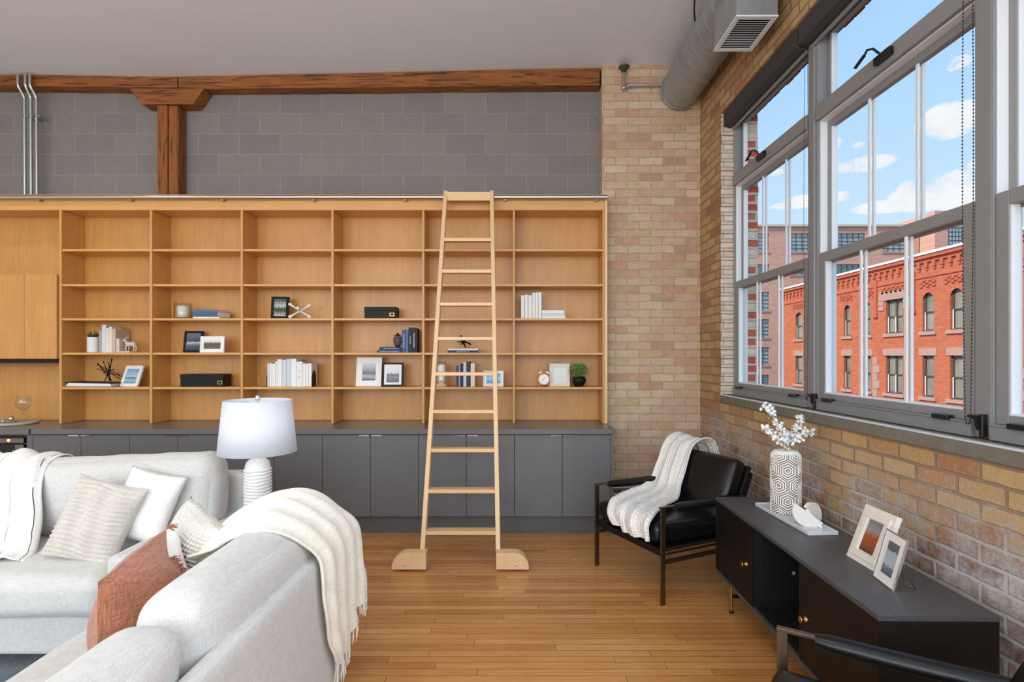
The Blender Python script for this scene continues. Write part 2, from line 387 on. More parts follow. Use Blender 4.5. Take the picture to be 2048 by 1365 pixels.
M_beige = fabricmat('beige_plush', lin(206, 199, 188), 120, .5, .05, sheen=.6)
M_pwhite = fabricmat('white_linen', lin(240, 238, 234), 240, .3, .04)
M_knit = fabricmat('cream_knit', lin(232, 229, 216), 120, .8, .05, rib=('obj', 0, 420, 2, 420))
M_rug = fabricmat('blue_grey_rug', lin(88, 96, 106), 90, .9, .22)
M_page = mat('book_pages', lin(232, 226, 214), .9, var=.04, vs=3, stretch=(40, 1, 1))
M_glass = glassmat('window_glass', (.985, .99, .99), .22)
M_clear = glassmat('clear_glass', (.95, .965, .965), 2.2)
M_soil = mat('potting_soil', (.03, .02, .012), .9)
M_leaf = mat('green_leaf', lin(112, 158, 76), .5, var=.3, vs=40)
M_leafd = mat('dark_succulent_leaf', lin(52, 84, 62), .5, var=.25, vs=40)
M_petal = mat('white_petal', lin(250, 250, 250), .6, var=.01)
M_stem = mat('green_stem', lin(150, 152, 100), .6, var=.1)
M_wax = mat('candle_wax', lin(244, 238, 224), .5, var=.01)
M_wood = mat('pale_turned_wood', lin(206, 182, 152), .6, var=.12, vs=12)

brick_stops = [(0, lin(204, 156, 130)), (.18, lin(204, 168, 140)), (.4, lin(212, 184, 152)), (.6, lin(218, 194, 164)), (.8, lin(208, 178, 146)), (.93, lin(204, 176, 134)), (1, lin(186, 146, 122))]
brick_side = [(0, lin(178, 124, 84)), (.25, lin(198, 156, 104)), (.5, lin(204, 168, 116)), (.75, lin(194, 152, 102)), (.9, lin(178, 130, 90)), (1, lin(160, 108, 78))]
brick_red = [(0, lin(132, 86, 68)), (.25, lin(152, 104, 82)), (.5, lin(174, 142, 108)), (.72, lin(144, 104, 90)), (1, lin(124, 86, 76))]
M_brickB = brickmat('pale_common_brick', 'x', .226, .0775, .005, brick_stops, lin(184, 164, 142), .45, .42, off=(.05, .02), warp=.012)
M_brickR = brickmat('buff_and_red_common_brick', 'y', .222, .0775, .009, brick_side, lin(164, 136, 108), .6, .45, eff=(.75, 1.10, .95), low=(.55, 1.13, brick_red), off=(.02, .02), warp=.010)
M_brickJ = brickmat('pale_jamb_brick', 'x', .30, .0775, .007, [(0, lin(226, 186, 164)), (.4, lin(236, 218, 200)), (1, lin(224, 208, 186))], lin(200, 190, 176), .9, .4)
M_brickE = brickmat('painted_red_brick', 'x', .26, .0775, .014, [(0, lin(196, 84, 58)), (.45, lin(208, 104, 76)), (.7, lin(150, 78, 66)), (.74, lin(226, 206, 178)), (1, lin(232, 214, 190))], lin(226, 212, 194), .6, .2)
M_cmu = brickmat('grey_concrete_block', 'x', .409, .2035, .0042, [(0, lin(130, 125, 122)), (.5, lin(138, 131, 127)), (1, lin(128, 124, 121))], lin(168, 162, 156), .9, .14, off=(.095, .106), warp=.0012, msmooth=.1)
# floor: narrow strip maple/oak running left-right
def floormat():
    m, T, b, o = newmat('strip_oak_floor'); co = T.coords()
    sf_ = T.node('ShaderNodeSeparateXYZ'); T.l.new(co, sf_.inputs[0]); wn = T.node('ShaderNodeTexWhiteNoise', noise_dimensions='1D')
    T.set(wn, 'W', T.math('FLOOR', T.math('DIVIDE', sf_.outputs[1], .0572))); cf = T.node('ShaderNodeCombineXYZ')
    T.l.new(T.math('ADD', sf_.outputs[0], T.math('MULTIPLY', wn.outputs[0], 1.15)), cf.inputs[0]); T.l.new(sf_.outputs[1], cf.inputs[1])
    br = T.node('ShaderNodeTexBrick'); T.l.new(cf.outputs[0], br.inputs['Vector'])
    for k, q in (('Color1', (0, 0, 0, 1)), ('Color2', (1, 1, 1, 1)), ('Mortar', (.5, .5, .5, 1)), ('Scale', 1.0), ('Mortar Size', .0014), ('Mortar Smooth', .1), ('Bias', 0.0), ('Brick Width', 1.15), ('Row Height', .0572)):
        br.inputs[k].default_value = q
    br.offset = 0.0
    add = T.node('ShaderNodeVectorMath', operation='ADD'); T.l.new(T.mapv(co, (1.2, 30, 1)), add.inputs[0]); T.l.new(br.outputs[0], add.inputs[1])
    g = T.noise(add.outputs[0], 2.2, 6, .6, .8); g2 = T.noise(T.mapv(co, (3, 90, 1)), 4, 4, .6); big = T.noise(co, .9, 3)
    base = T.ramp(br.outputs[0], [(0, lin(196, 134, 70)), (.35, lin(216, 158, 90)), (.7, lin(226, 172, 106)), (1, lin(206, 144, 80))])
    col = T.mix(T.ramp(g, [(.35, 0.0), (.68, .75)]), base, T.mix(1.0, base, (.78, .62, .48), 'MULTIPLY'))
    col = T.mix(T.math('MULTIPLY', T.ramp(g2, [(.55, 0.0), (.72, 1.0)]), .45), col, lin(118, 66, 30))
    col = T.mix(T.math('MULTIPLY', big, .18), col, lin(170, 96, 40))
    col = T.mix(T.math('MULTIPLY', br.outputs['Fac'], .9), col, (.05, .022, .008))
    T.set(b, 'Base Color', col); T.set(b, 'Roughness', T.math('ADD', .24, T.math('MULTIPLY', g, .16)))
    b.inputs['Coat Weight'].default_value = .25; b.inputs['Coat Roughness'].default_value = .2
    bump(T, b, T.math('SUBTRACT', T.math('MULTIPLY', g, .3), br.outputs['Fac']), .12, .002); return m
M_floor = floormat()

# ================================================================== SETTING
XR, YB, YC = 1.781, 5.26, 5.43          # right wall face, brick end wall face, block wall face
ZS, ZT = 1.213, 3.652                   # window sill and head
struct(MB().box(-6.3, 2.09, -4.1, 5.75, -.25, 0).build('floor', M_floor))
prof = [(-6.3, 4.29), (-5.0, 4.286), (-3.5, 4.262), (-3.0, 4.270), (.82, 4.352), (1.85, 4.362)]
m = MB(); poly = prof+[(2.09, 4.362), (2.09, 4.65), (-6.3, 4.65)]
m.prism(poly, 'y', 5.75, -4.1); struct(m.build('ceiling', M_ceil))
struct(MB().box(-6.3, .85, YC, 5.75, 0, 4.5).build('wall_back', M_cmu))
m = MB(); m.box(.836, XR+.02, YB, 5.75, 0, 4.5)
struct(m.build('wall_corner', M_brickB))
struct(MB().box(-6.5, -6.3, -4.1, 5.75, 0, 4.6).build('wall_left', M_white))
# right wall: brick, with one long row of window units; openings run past the photographer
units = [(3.46+.058-.0, 4.70), (2.241, 3.402), (1.0, 2.154)]
OY0, OY1 = -2.7, 4.723
m = MB(); XO = 2.09
m.box(XR, XO, OY1, 5.75, 0, 4.5); m.box(XR, XO, -4.1, OY0, 0, 4.5)
m.box(XR, XO, OY0, OY1, 0, 1.150); m.box(XR, XO, OY0, OY1, ZT, 4.5)
struct(m.build('wall_right', M_brickR))
# jamb of the reveal inside: courses of worn brick, each a little different in depth
m = MB()
z = ZS; k = 0
while z < ZT-.01:
    z1 = min(ZT, z+.0775); d = random.uniform(-.004, .010)
    m.box(XR-.002+random.uniform(-.002, .007), 1.895, OY1-.004-d, OY1+.01, z+.002, z1-.004); z = z1
struct(m.build('trim_1', M_brickJ, bevel=.005))
m = MB(); z = 1.15; k = 0
while z < ZT-.01:
    z1 = min(ZT, z+.0775); m.box(1.99, XO+random.uniform(0, .008), OY1-.02-random.uniform(0, .006), OY1+.01, z, z1-.002); z = z1
struct(m.build('trim_2', M_brickE, bevel=.006))
m = MB(); y = OY1
while y > 1.2:
    m.box(1.99, XO+.004, y-.10, y-.004, ZT-.012-random.uniform(0, .012), ZT+.05); y -= .105
struct(m.build('trim_3', mat('dark_soldier_brick', lin(116, 84, 74), .9, var=.25, vs=20, bs=.5), bevel=.006))
m = MB(); m.box(XR-.012, 2.0, OY0, OY1, 1.148, ZS-.004)
struct(m.build('trim_4', M_concrete, bevel=.006))
struct(MB().box(XR-.014, XR+.02, OY0, OY1, ZS-.006, ZS+.002).build('trim_5', M_marble, bevel=.003))
# ------------------------------------------------------------------ windows
def window(n, ya, yb, latch=True):
    t = bpy.data.objects.new('window_%d' % n, None); sc.collection.objects.link(t); t.location = (1.9, (ya+yb)/2, ZS); t['kind'] = 'structure'
    w = (yb-ya)/2; hs = ZT-ZS; zt = 3.01-ZS; zt2 = 3.10-ZS; zm0, zm1 = 2.125-ZS, 2.184-ZS; zb = 1.305-ZS
    # outer frame: stiles, sill piece, transom, head
    m = MB(); m.box(-.015, .10, w, w+.004, 0, hs)
    m.box(-.03, .10, -w, w, 0, zb-.035); m.box(-.03, .085, -w, w, zt, zt2); m.box(-.03, .10, -w, w, hs-.07, hs)
    m.build('window_frame', M_winf, t, bevel=.004)
    m = MB()      # pale strips paint outdoor light on the frame's inner faces
    for s_ in (-1, 1): m.box(.0, .099, s_*w-.004, s_*w+.004, zb-.02, zt)
    m.box(-.005, .095, -w, w, zt-.006, zt-.0); m.build('lit_jamb_face', M_palelit, t)
    m = MB(); m.box(-.036, .0, -w+.003, w-.003, zb-.035, zb-.028); m.build('ledge', M_winf, t, bevel=.002)
    def sash(name, x, z0, z1, st, rb, rt, bars, sub=True):
        s_ = MB(); x0, x1 = x, x+.036
        s_.box(x0, x1, w-st, w-.005, z0, z1); s_.box(x0, x1, -w+.005, -w+st, z0, z1)
        s_.box(x0, x1, -w+st, w-st, z0, z0+rb); s_.box(x0, x1, -w+st, w-st, z1-rt, z1)
        so = s_.build(name, M_winf, t, bevel=.003)
        b_ = MB()     # pale strips paint daylight along the sash edges round the glass
        for s2 in (-1, 1): b_.box(x1-.03, x1+.004, s2*(w-st)-.006, s2*(w-st)+.006, z0+rb, z1-rt)
        b_.box(x0+.004, x1+.004, -w+st, w-st, z0+rb-.002, z0+rb+.008); b_.build('lit_sash_edge', M_palelit, so)
        MB().box(x+.017, x+.021, -w+st, w-st, z0+rb, z1-rt).build('pane', M_glass, so)
        for q in range(1, bars+1):
            yy = -w+st+(2*(w-st))*q/(bars+1); g = MB()
            g.box(x0+.002, x0+.012, yy-.009, yy+.009, z0+rb, z1-rt); g.box(x1-.010, x1+.002, yy-.009, yy+.009, z0+rb, z1-rt)
            g.build('muntin', M_palelit, so, bevel=.002)
        return so
    sash('lower_sash', -.008, zb-.028, zm1, .062, .040, .058, 2)
    sash('upper_sash', .042, zm0, zt-.004, .040, .05, .045, 2)
    sash('awning_sash', .04, zt2+.002, hs-.072, .04, .045, .045, 0)
    # crank of the top light
    c = MB(); yc = -w*.10 if n != 1 else w*.05; zz = zt2-.005
    c.box(-.055, -.03, yc-.07, yc+.05, zz-.055, zz-.015)
    c.tube([(-.05, yc-.0, zz-.02), (-.075, yc+.02, zz+.02), (-.085, yc+.05, zz+.03), (-.088, yc+.07, zz+.012)], .0065, 8)
    c.tube([(-.088, yc+.07, zz+.012), (-.094, yc+.135, zz-.018)], .009, 8)
    c.build('crank_handle', M_blackpl, t, bevel=.006)
    for s_ in (-1, 1):
        MB().box(-.05, -.016, s_*(w-.14)-.045, s_*(w-.14)+.045, zb-.035, zb-.014).build('sash_latch', M_blackpl, t, bevel=.004)
    return t
window(1, 3.517, 4.694); window(2, 2.243, 3.398); window(3, .98, 2.152)
m = MB(); m.box(1.875, 2.01, 3.425, 3.49, ZS, ZT); m.box(1.885, 2.0, 3.402, 3.513, ZS, ZT)
struct(m.build('trim_6', M_winf, bevel=.006))
m = MB(); m.box(1.885, 2.01, 2.156, 2.239, ZS, ZT)
struct(m.build('trim_7', M_winf, bevel=.006))
m = MB(); m.box(1.885, 2.0, 4.698, 4.722, ZS, ZT); struct(m.build('trim_8', M_winf, bevel=.004))
# roller shades rolled up under the head, with bead chains
def shade(y0, y1, lab, chain_lab, cy, chz, br_=.0036):
    t = thing('roller_shade', lab, 'window shade', (1.83, (y0+y1)/2, 3.515), 0, 'rolled-up window shades')
    w = (y1-y0)/2; m = MB(); m.prism([(-.035, .135), (.03, .135), (.03, .0), (.012, -.004), (-.032, .012)], 'y', -w, w)
    m.build('cassette', M_shade, t, bevel=.003)
    MB().tube([(.045, -w+.01, -.01), (.045, w-.01, -.01)], .012, 10).build('hem_bar', M_winf, t)
    # loop of beads
    c = MB(); pts = []
    for yo, n in ((0, 150), (.026, 150)):
        for i in range(n+1):
            u = i/n; zz = 3.52*(1-u)+chz*u; sag = .035*math.sin(u*PI)*(1 if yo else -1)*.4
            pts.append((1.825, cy-yo-sag, zz))
    c.v = []
    ch = MB()
    for (x, y, z_) in pts: ch.tube([(x, y, z_-.0075), (x, y, z_+.0075)], .0009, 4)
    ch.tube([(1.825, cy-.026*(.5-.5*math.cos(a)), chz-.03*math.sin(a)) for a in [PI*i/10 for i in range(11)]], .0022, 5)
    for (x, y, z_) in pts[::1]: ch.sphere((x, y, z_), br_, 6)
    tag(ch.build('bead_chain', M_blackpl), chain_lab, 'chain', 'shade bead chains')
    b = MB(); b.box(1.855, 1.88, cy-.045, cy-.028, chz-.08, chz+.012); b.prism([(cy-.03, chz-.055), (cy-.018, chz-.012), (cy+.015, chz-.004), (cy+.015, chz+.006), (cy-.03, chz+.006)], 'x', 1.845, 1.875)
    tag(b.build('chain_bracket', M_blackpl, bevel=.004), chain_lab.replace('bead chain', 'bracket holding the bead chain'), 'bracket', 'chain brackets')
shade(3.50, 4.70, 'charcoal roller shade rolled up over the far left window', 'thin bead chain hanging beside the far left window', 3.435, 1.30, .0028)
shade(2.20, 3.46, 'charcoal roller shade rolled up over the wide middle window', 'thick bead chain hanging at right of the middle window', 2.212, 1.30)
shade(.98, 2.16, 'charcoal roller shade rolled up over the window nearest the camera', 'bead chain hanging beside the window nearest the camera', .95, 1.30)
# ------------------------------------------------------------------ timber frame along the block wall
def rough(poly, ax, a, b, n, name, mt, amp=.006):
    m = MB(); st = [a+(b-a)*i/n for i in range(n+1)]; L = len(poly(0)) ; vs = []
    for i, s_ in enumerate(st):
        for j, p in enumerate(poly(i/n)):
            q = (s_, p[0], p[1]) if ax == 'x' else (p[0], p[1], s_)
            nv = mnoise.noise_vector(Vector(q)*4.0)*amp; vs.append(Vector(q)+nv)
    fs = [(i*L+j, i*L+(j+1) % L, (i+1)*L+(j+1) % L, (i+1)*L+j) for i in range(n) for j in range(L)]
    m.add(vs, fs+[list(range(L))[::-1], [n*L+j for j in range(L)]]); o = m.build(name, mt, bevel=.006); return o
def zc(x):
    for (a, za), (b, zb_) in zip(prof, prof[1:]):
        if a <= x <= b: return za+(zb_-za)*(x-a)/(b-a)
    return 4.28
YF = 5.29
def bm(x0, x1, zb0, zb1):
    def f(u):
        x = x0+(x1-x0)*u; zb_ = zb0+(zb1-zb0)*u; zt_ = zc(x)-.004
        return [(YF, zb_), (YC-.008, zb_), (YC-.008, zt_), (YF, zt_)]
    return f
# beams
tag(rough(bm(-6.25, -3.285, 4.185, 4.152), 'x', -6.25, -3.285, 40, 'timber_beam', M_timber), 'weathered timber beam under the ceiling, left of the post', 'beam', 'old timber beams')
tag(rough(bm(-3.275, .82, 4.142, 4.178), 'x', -3.275, .82, 60, 'timber_beam', M_timber), 'long weathered timber beam under the ceiling, between post and brick corner', 'beam', 'old timber beams')
t = thing('timber_post', 'weathered timber post with a trapezoid bolster above the bookcase', 'post', (-3.35, 5.36, 0))
m = MB(); m.box(-.122, -.022, -.085, .06, 3.06, 3.98); m.box(-.018, .078, -.075, .06, 3.06, 3.98); m.box(-.05, .01, -.055, .06, 3.06, 3.98); m.build('shaft', M_timberZ, t, bevel=.012, seg=3)
m = MB(); m.prism([(-.385, 4.138), (.335, 4.138), (.225, 3.985), (-.27, 3.985)], 'y', -.085, .06); m.build('bolster', M_timber, t, bevel=.01)
# three conduits on the left
for i, (xt, xb, lab) in enumerate(((36, 49, 'left'), (51, 61.5, 'middle'), (60, 73, 'right'))):
    a = P(xt, 148, 5.245); b = P(xt, 168, 5.245); c = P(xb, 198, 5.30); d = P(xb+1, 387, 5.30)
    pts = [a, b]; K = 8
    for k in range(1, K): u = k/K; s_ = u*u*(3-2*u); pts.append(b.lerp(c, u)*(1)+Vector(((c.x-b.x)*(s_-u), (c.y-b.y)*(s_-u), 0)))
    pts += [c, d+Vector((0, 0, -.12))]
    t = thing('conduit_pipe', 'galvanised conduit pipe in front of the block wall, %s one of three' % lab, 'pipe', (d.x, 5.30, 3.04), 0, 'conduits on the block wall')
    m = MB(); m.M = Matrix.Translation((-d.x, -5.30, -3.04)); m.tube(pts, .0135, 12); m.build('pipe', M_galvp, t)
    m = MB(); z0 = P(0, 232, 5.3).z-3.04; m.cyl((0, 0, z0-.012), (0, 0, z0+.012), .0175, 12); m.box(-.032, .032, .0, .016, z0-.006, z0+.006); m.box(-.005, .005, .01, YC-5.3, z0-.005, z0+.005); m.build('strap', M_galvp, t)
# ------------------------------------------------------------------ bookcase
KB = 5.065/F; YBF, YBB = 5.065, 5.345
def bx(px): return (px-CX)*KB
def bz(py): return H-(py-CY)*KB
t = thing('bookcase', 'tall built-in maple bookcase with six open bays on the grey worktop', 'bookcase', (0, YBF, .918)); B0 = Matrix.Translation((0, -YBF, -.918))
def bpart(name, boxes, mt, bev=.0015, par=t):
    m = MB(); m.M = B0
    for b in boxes: m.box(*b)
    return m.build(name, mt, par, bevel=bev)
bpart('back_panel', [(-5.9, .834, YBB, YBB+.012, .9185, 3.0)], M_maple)
ZH0, ZH1 = bz(421), bz(389)
bpart('header', [(-5.9, bx(1209), YBF-.004, YBF+.02, ZH0, ZH1)], M_mapleX)
bpart('top_panel', [(-5.9, .834, YBF+.02, YBB, ZH0+.002, ZH0+.022), (-5.9, .834, YBF+.02, YBB, ZH1-.024, ZH1-.004)], M_mapleX)
dv = [(118, 123.2), (299.4, 304.2), (481, 485.6), (662.4, 667), (844.2, 848.8), (1025.6, 1030)]
for (a, b) in dv:
    bpart('divider', [(bx(a), bx(b), YBF, YBB, .9185, ZH0)], M_maple)
bpart('side_panel', [(bx(1205.2), bx(1209.2), YBF, YBB, .9185, ZH0)], M_maple)
bpart('edge_stile', [(bx(1209.4), bx(1214.4), YBF-.006, 5.245, .9185, ZH1+.004)], M_ladder)
SZ = [bz(500.5), bz(570.5), bz(639), bz(708), bz(777)]
ends = dv+[(1205.2, 1209)]
for i in range(6):
    for z in SZ:
        bpart('shelf', [(bx(ends[i][1]), bx(ends[i+1][0]), YBF+.006, YBB, z-.0105, z+.0105)], M_mapleX, .002)
STOP = [z+.0105 for z in SZ]
# ladder rail with brackets
m = MB(); m.M = B0; zr = bz(397.5); m.tube([(-5.9, YBF-.045, zr), (bx(1213), YBF-.045, zr)], .0215, 14); m.build('ladder_rail', M_steel, t)
for px in (-6, 85, 267, 449, 630, 812, 1010, 1192):
    m = MB(); m.M = B0; x = bx(px); m.box(x-.012, x+.012, YBF-.05, YBF-.004, zr-.034, zr-.012); m.build('rail_bracket', M_brass, t, bevel=.003)
# overhead cupboard at the far left, inside the bookcase run
t2 = thing('wall_cupboard', 'maple cupboard with plain doors left of the open shelves', 'cupboard', (bx(52), YBF, bz(718))); lo = bz(718)
m = MB(); m.box(bx(-140)-bx(52), bx(116.2)-bx(52), .004, .278, 0.001, bz(549.5)-lo); m.build('carcass', M_maple, t2, bevel=.001)
for (a, b) in ((-77, -12.6), (-12, 51.2), (51.9, 116.2)):
    MB().box(bx(a)-bx(52), bx(b)-bx(52), -.018, .002, 0, bz(549.2)-lo).build('door', M_maple, t2, bevel=.0015)
MB().box(bx(-140)-bx(52), bx(116)-bx(52), .0, .03, -.04, 0).build('light_valance', M_dark, t2)
# ------------------------------------------------------------------ base cabinets
KC = 4.71/F
def cx_(px): return (px-CX)*KC
def cz(py): return H-(py-CY)*KC
YD = 4.71
pair = [(66, 162, 259), (259, 355.3, 451.3), (451.3, 548, 644.4), (644.4, 741, 837), (837, 932.6, 1028.6), (1028.6, 1124.6, 1221.5)]
zd0, zd1 = .158, .862
nm = ['leftmost, beside the wine fridge', 'second from the wine fridge', 'third from the wine fridge, behind the table lamp', 'just left of the ladder', 'behind the ladder', 'at the right end by the brick wall']
for i, (a, b, c) in enumerate(pair):
    xa, xb, xc = cx_(a), cx_(b), cx_(c)
    t = thing('base_cabinet', 'grey two-door base cabinet under the worktop, %s' % nm[i], 'cabinet', ((xa+xc)/2, YD, 0), 0, 'grey base cabinets'); x0 = (xa+xc)/2
    MB().box(xa-x0+.001, xc-x0-.001, .02, .60, .173, .868).build('carcass', M_dark, t)
    MB().box(xa-x0, xc-x0, .05, .07, 0, .172).build('plinth', M_kick, t)
    for (p, q, hs) in ((xa, xb, 1), (xb, xc, -1)):
        d = MB().box(p-x0+.0018, q-x0-.0018, 0, .019, zd0, zd1).build('door', M_gray, t, bevel=.0012)
        hx = (q-x0-.055) if hs > 0 else (p-x0+.055)
        MB().box(hx-.045, hx+.045, -.014, -.001, zd1-.006, zd1+.002).build('tab_pull', M_chrome, d)
t = MB().box(cx_(1221.8), cx_(1226.2), YD-.002, 5.245, 0, .868).build('end_panel', M_gray, bevel=.001); tag(t, 'grey end panel closing the base cabinets beside the armchair', 'panel')
m = MB(); m.box(cx_(53.5), cx_(65.5), YD, YD+.5, 0, .868); tag(m.build('filler_panel', M_gray, bevel=.001), 'narrow grey filler strip between wine fridge and cabinets', 'panel')
wt = (4.69/F)
m = MB(); m.box((61-CX)*wt, .836, 4.69, 5.40, .8705, .9165); m.box(.836, (1230.6-CX)*wt, 4.69, 5.25, .8705, .9165)
tag(m.build('worktop', M_graytop, bevel=.003), 'long grey worktop running under the bookcase', 'worktop')
m = MB(); m.box(-5.9, (60.6-CX)*wt, 4.67, 5.40, .8705, .9165)
tag(m.build('worktop', M_graytop, bevel=.003), 'grey worktop section over the wine fridge at far left', 'worktop')
# wine fridge
t = thing('wine_fridge', 'built-in wine fridge with steel-framed dark glass door', 'fridge', (cx_(0), YD, 0))
MB().box(cx_(-95)-cx_(0), cx_(53)-cx_(0), .02, .58, .0, .868).build('cabinet_body', M_blackpl, t)
m = MB(); x0, x1 = cx_(-88)-cx_(0), cx_(49.5)-cx_(0)
m.box(x0, x1, -.012, .018, .795, .838); m.box(x0, x0+.07, -.012, .018, .12, .78); m.box(x1-.075, x1, -.012, .018, .12, .78); m.box(x0, x1, -.012, .018, .06, .12)
d = m.build('door_frame', mat('dark_steel', (.22, .21, .20), .35, 1), t, bevel=.002); MB().box(x0+.07, x1-.075, -.002, .016, .12, .78).build('door_glass', mat('smoked_glass', (.006, .006, .007), .08), t)
m = MB(); hx = x1-.052; m.tube([(hx, -.012, .74), (hx, -.05, .74), (hx, -.05, .2), (hx, -.012, .2)], .008, 8); m.build('handle', M_steel, d)
MB().sphere((cx_(20)-cx_(0), -.012, cz(881)), .012, 10).build('indicator_light', mat('amber_light', (.9, .4, .1), .4, emit=((1, .5, .12), 3.0)), t)
# ------------------------------------------------------------------ ladder
t = thing('library_ladder', 'tall pale wood library ladder on red wheels leaning on the bookcase rail', 'ladder', (-.40, 3.93, 0))
L0 = Vector((-.40, 3.93, 0))
def lad(z): return 3.925+z*.331     # front face y at height z
def zof(py): k = (py-CY)/F; return (H-k*3.925)/(1+k*.331)
def lxl(z): return -.698+z*(.047/3.05)           # outer x of left stile
def lxr(z): return -.106-z*(.093/3.05)
for sgn in (-1, 1):
    m = MB(); m.M = Matrix.Translation(-L0); fx = lxl if sgn < 0 else lxr
    def q(z): 
        y = lad(z); x = fx(z); xi = x+(.034 if sgn < 0 else -.034); a, b = (x, xi) if sgn < 0 else (xi, x)
        return [(a, y, z), (b, y, z), (b, y+.078, z), (a, y+.078, z)]
    m.hexa(q(.12), q(zof(381))); m.build('stile', M_ladder, t, bevel=.004)
for z in [zof(p) for p in (1067.5, 984, 902, 824, 748.5, 677.5, 608.5, 542.5, 479)]:
    m = MB(); m.M = Matrix.Translation(-L0); y = lad(z)
    m.box(lxl(z)+.030, lxr(z)-.030, y+.002, y+.095, z-.014, z+.014); m.build('tread', M_ladderX, t, bevel=.003)
m = MB(); m.M = Matrix.Translation(-L0); y = lad(3.0); m.box(lxl(3.0)+.030, lxr(3.0)-.030, y+.004, y+.03, zof(400), zof(384)); m.build('top_board', M_ladderX, t, bevel=.003)
for sgn in (-1, 1):
    m = MB(); m.M = Matrix.Translation(-L0)
    xi = -.640 if sgn < 0 else -.138; xo = -.885 if sgn < 0 else .095; R = .105*(-1 if sgn < 0 else 1); z0, z1 = .020, .139
    poly = [(xi, z0), (xo, z0), (xo, z0+.02)]
    for k in range(9):
        a = PI/2*k/8; poly.append((xo-R*(1-math.cos(a)), z1-.105+.105*math.sin(a)))
    poly += [(xi, z1)]
    if sgn < 0: poly = poly[::-1]
    m.prism(poly, 'y', 3.892, 3.975); f = m.build('wheel_block', M_ladder, t, bevel=.004)
    wx = -.795 if sgn < 0 else .003
    m = MB(); m.M = Matrix.Translation(-L0); m.cyl((wx, 3.915, .038), (wx, 3.952, .038), .038, 20); m.build('wheel', mat('red_wheel', lin(140, 30, 24), .5), f)
    m = MB(); m.M = Matrix.Translation(-L0); m.sphere((wx, 3.889, .052), .010, 10, (1, .6, 1)); m.build('bolt', M_chrome, f)
for sgn in (-1, 1):
    x = (lxl(3.0)+.017) if sgn < 0 else (lxr(3.0)-.017); m = MB(); m.M = Matrix.Translation(-L0); zz = bz(397.5)
    m.tube([(x, lad(2.9)+.05, zz-.08), (x, lad(2.9)+.062, zz-.02), (x, YBF-.072, zz+.02), (x, YBF-.045, zz+.0285), (x, YBF-.018, zz+.01)], .0055, 8); m.build('rail_hook', M_brass, t)
# ================================================================== SEATING
def smoothgrid(rows, sub=6):
    R = [[Vector(p) for p in r] for r in rows]
    def cr(p0, p1, p2, p3, t): return .5*((2*p1)+(p2-p0)*t+(2*p0-5*p1+4*p2-p3)*t*t+(3*p1-p0-3*p2+p3)*t*t*t)
    def line(L, sub):
        o = []
        for i in range(len(L)-1):
            p0 = L[max(i-1, 0)]; p3 = L[min(i+2, len(L)-1)]
            for k in range(sub): o.append(cr(p0, L[i], L[i+1], p3, k/sub))
        o.append(L[-1]); return o
    R = [line(r, sub) for r in R]; C = list(zip(*R)); C = [line(list(c), sub) for c in C]
    return [list(r) for r in zip(*C)]
def drape(name, rows, mt, thick=.008, sub=6, folds=(), parent=None, wr=.004, fr=3.0):
    G = smoothgrid(rows, sub); n, m_ = len(G), len(G[0]); vs = []; uv = []
    def nrm(i, j):
        a = G[min(i+1, n-1)][j]-G[max(i-1, 0)][j]; b = G[i][min(j+1, m_-1)]-G[i][max(j-1, 0)]
        q = a.cross(b); return q.normalized() if q.length > 1e-9 else Vector((0, 0, 1))
    for i in range(n):
        for j in range(m_):
            u, v = i/(n-1), j/(m_-1); nv = nrm(i, j); d = 0
            for (f, amp, ph, sk) in folds: d += amp*math.sin(2*PI*(f*v+sk*u)+ph+1.2*math.sin(3*u+ph))
            p = G[i][j]; d += wr*mnoise.noise(p*fr*3)*2
            vs.append(p+nv*d); uv.append((v, u))
    fs = [(i*m_+j, i*m_+j+1, (i+1)*m_+j+1, (i+1)*m_+j) for i in range(n-1) for j in range(m_-1)]
    M = MB(); M.add(vs, fs, True); o = M.build(name, mt, parent, uv=uv)
    s_ = o.modifiers.new('solid', 'SOLIDIFY'); s_.thickness = thick; s_.offset = 0
    return o, vs, n, m_
# ---- far sofa, facing the camera
XA0, XA1, YS0, YS1 = -2.00, -1.712, 2.65, 3.60
t = thing('sofa', 'pale grey linen sofa facing the camera in front of the cabinets', 'sofa', (-3.0, 3.1, 0)); S0 = Vector((-3.0, 3.1, 0))
def cbox(x0, x1, y0, y1, z0, z1, O): return ((x0+x1)/2-O.x, (y0+y1)/2-O.y, (z0+z1)/2-O.z), (x1-x0, y1-y0, z1-z0)
def soft(name, x0, x1, y0, y1, z0, z1, r, par, O, mt=M_sofa, bulge=(0, 0, 0), wr=.0, seed=0, n=14, M=None, lift=None, sm=0):
    c, s_ = cbox(x0, x1, y0, y1, z0, z1, O); m = MB(); m.rbox(c, s_, r, n, bulge, wr, seed, M)
    if lift:
        for v in m.v:
            if v.x+O.x > lift[0]: v.z = max(v.z, lift[1]-O.z)
            elif v.x+O.x > lift[0]-.06: v.z = max(v.z, lift[1]-O.z-.10*(lift[0]-v.x-O.x)/.06)
    o = m.build(name, mt, par)
    if sm: q = o.modifiers.new('soften', 'SMOOTH'); q.factor = .5; q.iterations = sm
    return o
soft('base', -4.6, XA1-.005, YS0+.03, YS1-.02, .07, .262, .02, t, S0, wr=.002)
soft('back_frame', -4.6, XA1, 3.455, YS1, .07, .80, .035, t, S0, wr=.003)
soft('armrest', XA0, XA1, YS0, 3.46, .08, .564, .03, t, S0, wr=.003)
soft('seat_cushion', -3.30, XA0-.004, YS0-.035, 3.44, .264, .475, .07, t, S0, bulge=(0, .01, .025), wr=.006, seed=2, n=20)
soft('seat_cushion', -4.58, -3.305, YS0-.035, 3.44, .264, .475, .07, t, S0, bulge=(0, .01, .025), wr=.006, seed=3, n=12)
